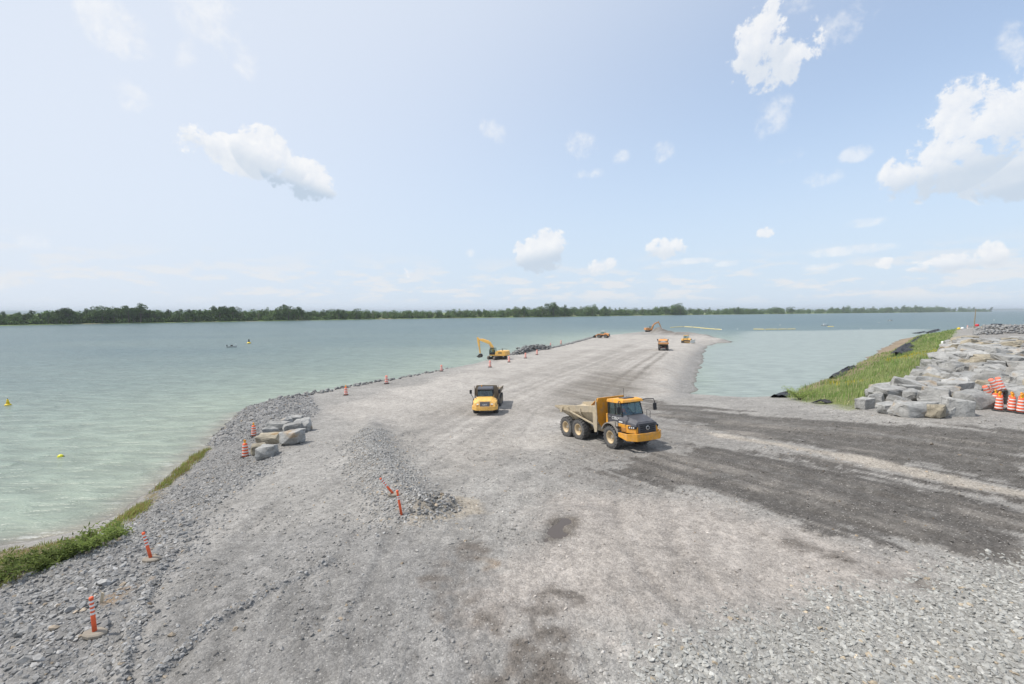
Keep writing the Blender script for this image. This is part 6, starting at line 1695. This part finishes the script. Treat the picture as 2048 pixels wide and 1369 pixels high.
def sack(u, v, m, lab):
    q = MB(); q.loft([[(rx * math.cos(a) * (1 + .1 * math.sin(3 * a)), ry * math.sin(a) * (1 + .08 * math.cos(4 * a)), z) for a in [2 * math.pi * i / 14 for i in range(14)]] for rx, ry, z in ((.5, .4, 0), (.66, .52, .15), (.64, .5, .5), (.5, .38, .75), (.15, .12, .86))])
    o = q.build('bulk_sack', m, smooth=True); o.location = far_thing(u, v); tag(o, lab, 'sack')
sack(1962.5, 657.4, YELLOW, 'yellow bulk sack in front of the concrete barriers'); sack(1918, 656.8, YELLOW, 'small yellow sack at the end of the grass'); sack(1925, 657.2, WHITEP, 'white sack beside the small yellow one')
p = place(1894, 691); q = MB(); q.loft([[(r_ * math.cos(a), r_ * math.sin(a), z) for a in [2 * math.pi * i / 14 for i in range(14)]] for r_, z in ((.32, 0), (.4, .5), (.42, .9), (.34, 1.1), (.1, 1.16))]); o = q.build('plastic_tank', WHITEP, smooth=True); o.location = (p.x + .1, p.y + 1.2, gz(p.x + .1, p.y + 1.2)); tag(o, 'white plastic tank behind the single drum at the stockpile corner', 'tank')

# black silt-fence fabric slumped on the slope
FABRIC = paint('black_geotextile', (.022, .022, .026), .75, var=.3, scale=8, bump=.3)
def fabric(path, width, hump, label, seed):
    """Crumpled sheet draped along a line on the ground."""
    P = [place(u, v) for u, v in path]; n = 30; m = 9; vs = []; fs = []
    for i in range(n):
        k = i / (n - 1) * (len(P) - 1); a = min(int(k), len(P) - 2); q = P[a].lerp(P[a + 1], k - a)
        d = (P[a + 1] - P[a]); d.z = 0; d.normalize(); nrm = Vector((-d.y, d.x, 0))
        for j in range(m):
            w = (j / (m - 1) - .5) * width * (.55 + .8 * vnoise(np.array(i * .3), np.array(seed * 1.0), 3))
            x, y = q.x + nrm.x * w, q.y + nrm.y * w
            z = max(gz(x, y), WATER_Z - .05) + .06 + hump * (.25 + .75 * float(vnoise(np.array(i * .45 + seed), np.array(j * .7), 6))) * math.sin(math.pi * (j + .3) / (m - .4))
            vs.append((x, y, z))
    for i in range(n - 1):
        for j in range(m - 1): fs.append((i * m + j, i * m + j + 1, (i + 1) * m + j + 1, (i + 1) * m + j))
    mb = MB(); mb.add(vs, fs); o = mb.build('silt_fabric', FABRIC); tag(o, label, 'fabric', 'black silt fence fabric')
    so = o.modifiers.new('thickness', 'SOLIDIFY'); so.thickness = .02
fabric([(1796, 712), (1806, 703), (1812, 694)], 3.6, 1.5, 'large crumpled heap of black fabric above the flowering weeds', 1)
fabric([(1664, 759), (1682, 748), (1704, 738)], 2.2, .9, 'long black fabric strip at the foot of the grass slope', 2)
fabric([(1556, 796), (1568, 791), (1580, 787)], 2.4, .6, 'black fabric end lying at the road side of the basin', 3)
fabric([(1858, 666), (1868, 662.5), (1876, 660.5)], 3.0, 1.0, 'black fabric at the far end of the grass slope', 4)
fabric([(1832, 667.5), (1840, 666), (1848, 664.5)], 3.0, .7, 'black fabric floating just off the far beach', 5)
fabric([(1816, 691), (1828, 682), (1842, 672), (1856, 667)], 1.2, .6, 'thin line of black fabric between beach and far grass', 6)
fabric([(1638, 808), (1650, 806)], 1.6, .4, 'small scrap of black fabric in the weeds by the road', 7)

# ------------------------------------------------------------------ on the water
def on_water(u, v): 
    p = at_h(u, v, HW); return Vector((p[0], p[1], WATER_Z))
r = empty('marker_buoy', on_water(16, 811), 0, 'yellow cone topped buoy near the picture edge', 'buoy', 'yellow buoys')
q = MB(); q.lathe_z([(.2, -.2), (.36, -.05), (.38, .08), (.3, .2), (.2, .24)], 18); q.build('float', YELLOW, r, smooth=True)
q = MB(); q.lathe_z([(.22, .22), (.17, .5), (.1, .82), (.08, .9)], 14); q.build('cone', YELLOW, r, smooth=True); q = MB(); q.cyl((0, 0, .9), (0, 0, 1.0), .05); q.build('cap', BLACK, r)
r = empty('round_float', on_water(121, 914), 0, 'bright yellow ball float nearest to the shore', 'buoy', 'yellow buoys')
q = MB(); q.lathe_z([(.24 * math.cos(a) + .001, .24 * math.sin(a)) for a in [math.pi * (i / 10 - .5) for i in range(11)]], 18); q.build('ball', paint('lime_yellow_plastic', (.72, .68, .03), .4), r, smooth=True); q = MB(); q.tube([(.2, 0, .08), (.32, 0, .1), (.4, .02, .02)], .02, 5); q.build('line_eye', BLACK, r)
r = empty('light_buoy', on_water(498, 687), 0, 'yellow buoy with a dark top beyond the small boat', 'buoy', 'yellow buoys')
q = MB(); q.lathe_z([(.5, -.2), (.8, -.05), (.8, .2), (.4, .5)], 16); q.build('float', YELLOW, r); q = MB(); q.lathe_z([(.3, .5), (.24, 1.5), (.1, 1.8)], 12); q.build('tower', paint('dark_green_tower', (.05, .06, .03), .6), r)
WB = paint('white_float_plastic', (.75, .76, .72), .4)
for (u, v, d, lab) in ((1019, 662, .5, 'tiny white float off the excavator'), (1325, 658, .7, 'tiny white float beside the far excavator'), (1402, 659, .6, 'white float on the bent silt boom'), (1443, 660.5, .6, 'white float where the bent silt boom ends'), (1475, 659, .6, 'white float in the gap between the booms'),
                       (1560, 651, .8, 'white float behind the straight boom'), (1758, 646, .8, 'white float between the two far boats'), (1988, 641, 1.2, 'white float off the parked pickup'), (1530, 663, .5, 'white float inside the basin'), (1722, 659, .6, 'white float at the basin mouth'), (470, 689, .3, 'white float behind the small boat')):
    q = MB(); q.lathe_z([(d * math.cos(a) * .5 + .001, d * math.sin(a) * .6 + d * .2) for a in [math.pi * (i / 8 - .5) for i in range(9)]], 12); o = q.build('mooring_float', WB, smooth=True); o.location = on_water(u, v); tag(o, lab, 'float', 'white mooring floats')
def boat(u, v, length, rz, label, canopy):
    r = empty('work_boat', on_water(u, v), rz, label, 'boat', 'small boats')
    L_, W_ = length, length * .36; ALU = paint('pale_grey_hull', (.5, .49, .48), .5); q = MB(); secs = []
    for k, w, z0, zt in ((-.5, .9, -.12, .42), (-.2, 1, -.15, .42), (.2, .9, -.12, .48), (.42, .45, 0, .58), (.52, .06, .25, .66)):
        x = k * L_; h = W_ / 2 * w
        secs.append([(x, -h, zt), (x, -h * .75, z0), (x, h * .75, z0), (x, h, zt), (x, h * .88, zt), (x, h * .66, z0 + .12), (x, -h * .66, z0 + .12), (x, -h * .88, zt)])
    q.loft(secs); q.build('hull', ALU, r)
    q = MB(); q.box(-L_ * .1, L_ * .0, -W_ * .4, W_ * .4, .1, .38); q.build('thwart', ALU, r)
    q = MB(); q.box(-L_ * .54, -L_ * .47, -.16, .16, .3, .95); q.box(-L_ * .54, -L_ * .5, -.06, .06, -.3, .3); q.build('outboard_motor', BLACK, r, .03)
    if canopy:
        q = MB(); q.box(-L_ * .12, L_ * .14, -W_ * .32, W_ * .32, .3, 1.1); q.build('console', WHITEP, r, .04)
        q = MB(); q.box(-L_ * .2, L_ * .2, -W_ * .42, W_ * .42, 1.95, 2.05)
        for x in (-L_ * .18, L_ * .18):
            for y in (-W_ * .38, W_ * .38): q.tube([(x, y, .4), (x, y, 1.97)], .03, 5)
        q.build('canopy', WHITEP if canopy == 1 else BLACK, r)
    else:
        q = MB(); q.loft([[(a * .3 - .1, b * .35, z) for a, b in ((-1, -1), (1, -1), (1, 1), (-1, 1))] for z in (.3, .9)]); q.build('covered_gear', paint('dark_tarpaulin', (.06, .06, .05), .8), r, .08)
        q = MB(); q.tube([(L_ * .42, 0, .5), (L_ * .42, 0, 1.5)], .03, 5); q.build('light_mast', WB, r)
boat(464, 695, 3.4, .15, 'small grey boat moored on the open water left of the causeway', 0)
boat(1649, 652, 5.6, math.pi - .1, 'small white boat beside the yellow float on the far channel', 1)
boat(1781, 642.5, 6.5, .1, 'dark canopied boat farthest out on the channel', 2)
BOOM = paint('pale_yellow_boom_fabric', (.66, .55, .22), .6, var=.12)
def silt_boom(path, label, r_=.3, seg=4.0):
    P = [on_water(u, v) for u, v in path]; root = empty('silt_boom', P[0], 0, label, 'floating boom', 'yellow floating booms')
    pts = []
    for i in range(len(P) - 1):
        n = max(1, int((P[i + 1] - P[i]).length / seg))
        pts += [P[i].lerp(P[i + 1], k / n) for k in range(n)]
    pts.append(P[-1])
    for a, b in zip(pts[:-1], pts[1:]):
        d = (b - a); q = MB(); s0, s1 = a - P[0] + Vector((0, 0, .1)), b - P[0] + Vector((0, 0, .1))
        q.tube([s0 + d * .02, s0 + d * .1, s0 + d * .9, s0 + d * .98], [.12 * r_ / .3, r_, r_, .12 * r_ / .3], 8); q.build('float_segment', BOOM, root)
silt_boom([(1341, 656), (1352, 655), (1368, 654.4), (1386, 655.2), (1402, 656.8), (1420, 658.6), (1444, 660.2)], 'bent yellow silt boom floating behind the causeway tip', .42, 6)
silt_boom([(1506, 659.2), (1530, 659.6), (1556, 659.4), (1592, 659.0)], 'straight yellow silt boom across the basin mouth', .4, 6)
silt_boom([(1655, 654.2), (1668, 654.2)], 'short bright yellow float tied beside the white boat', .5, 3)
# ================================================================== humid air over the river
def haze_box():
    m = bpy.data.materials.new('humid_air'); m.use_nodes = True; t = m.node_tree; t.nodes.clear()
    v = N(t, 'ShaderNodeVolumePrincipled'); v.inputs['Color'].default_value = (.86, .93, 1.0, 1); v.inputs['Density'].default_value = 1.05e-4; v.inputs['Anisotropy'].default_value = .2
    o = N(t, 'ShaderNodeOutputMaterial'); L(t, v.outputs[0], o.inputs['Volume'])
    q = MB(); q.box(-45000, 45000, -3000, 45000, -11.0, 46.0)
    h = q.build('haze', m); tag(h, 'thin pale haze in the humid air over the river', 'haze', None, 'stuff')
haze_box()
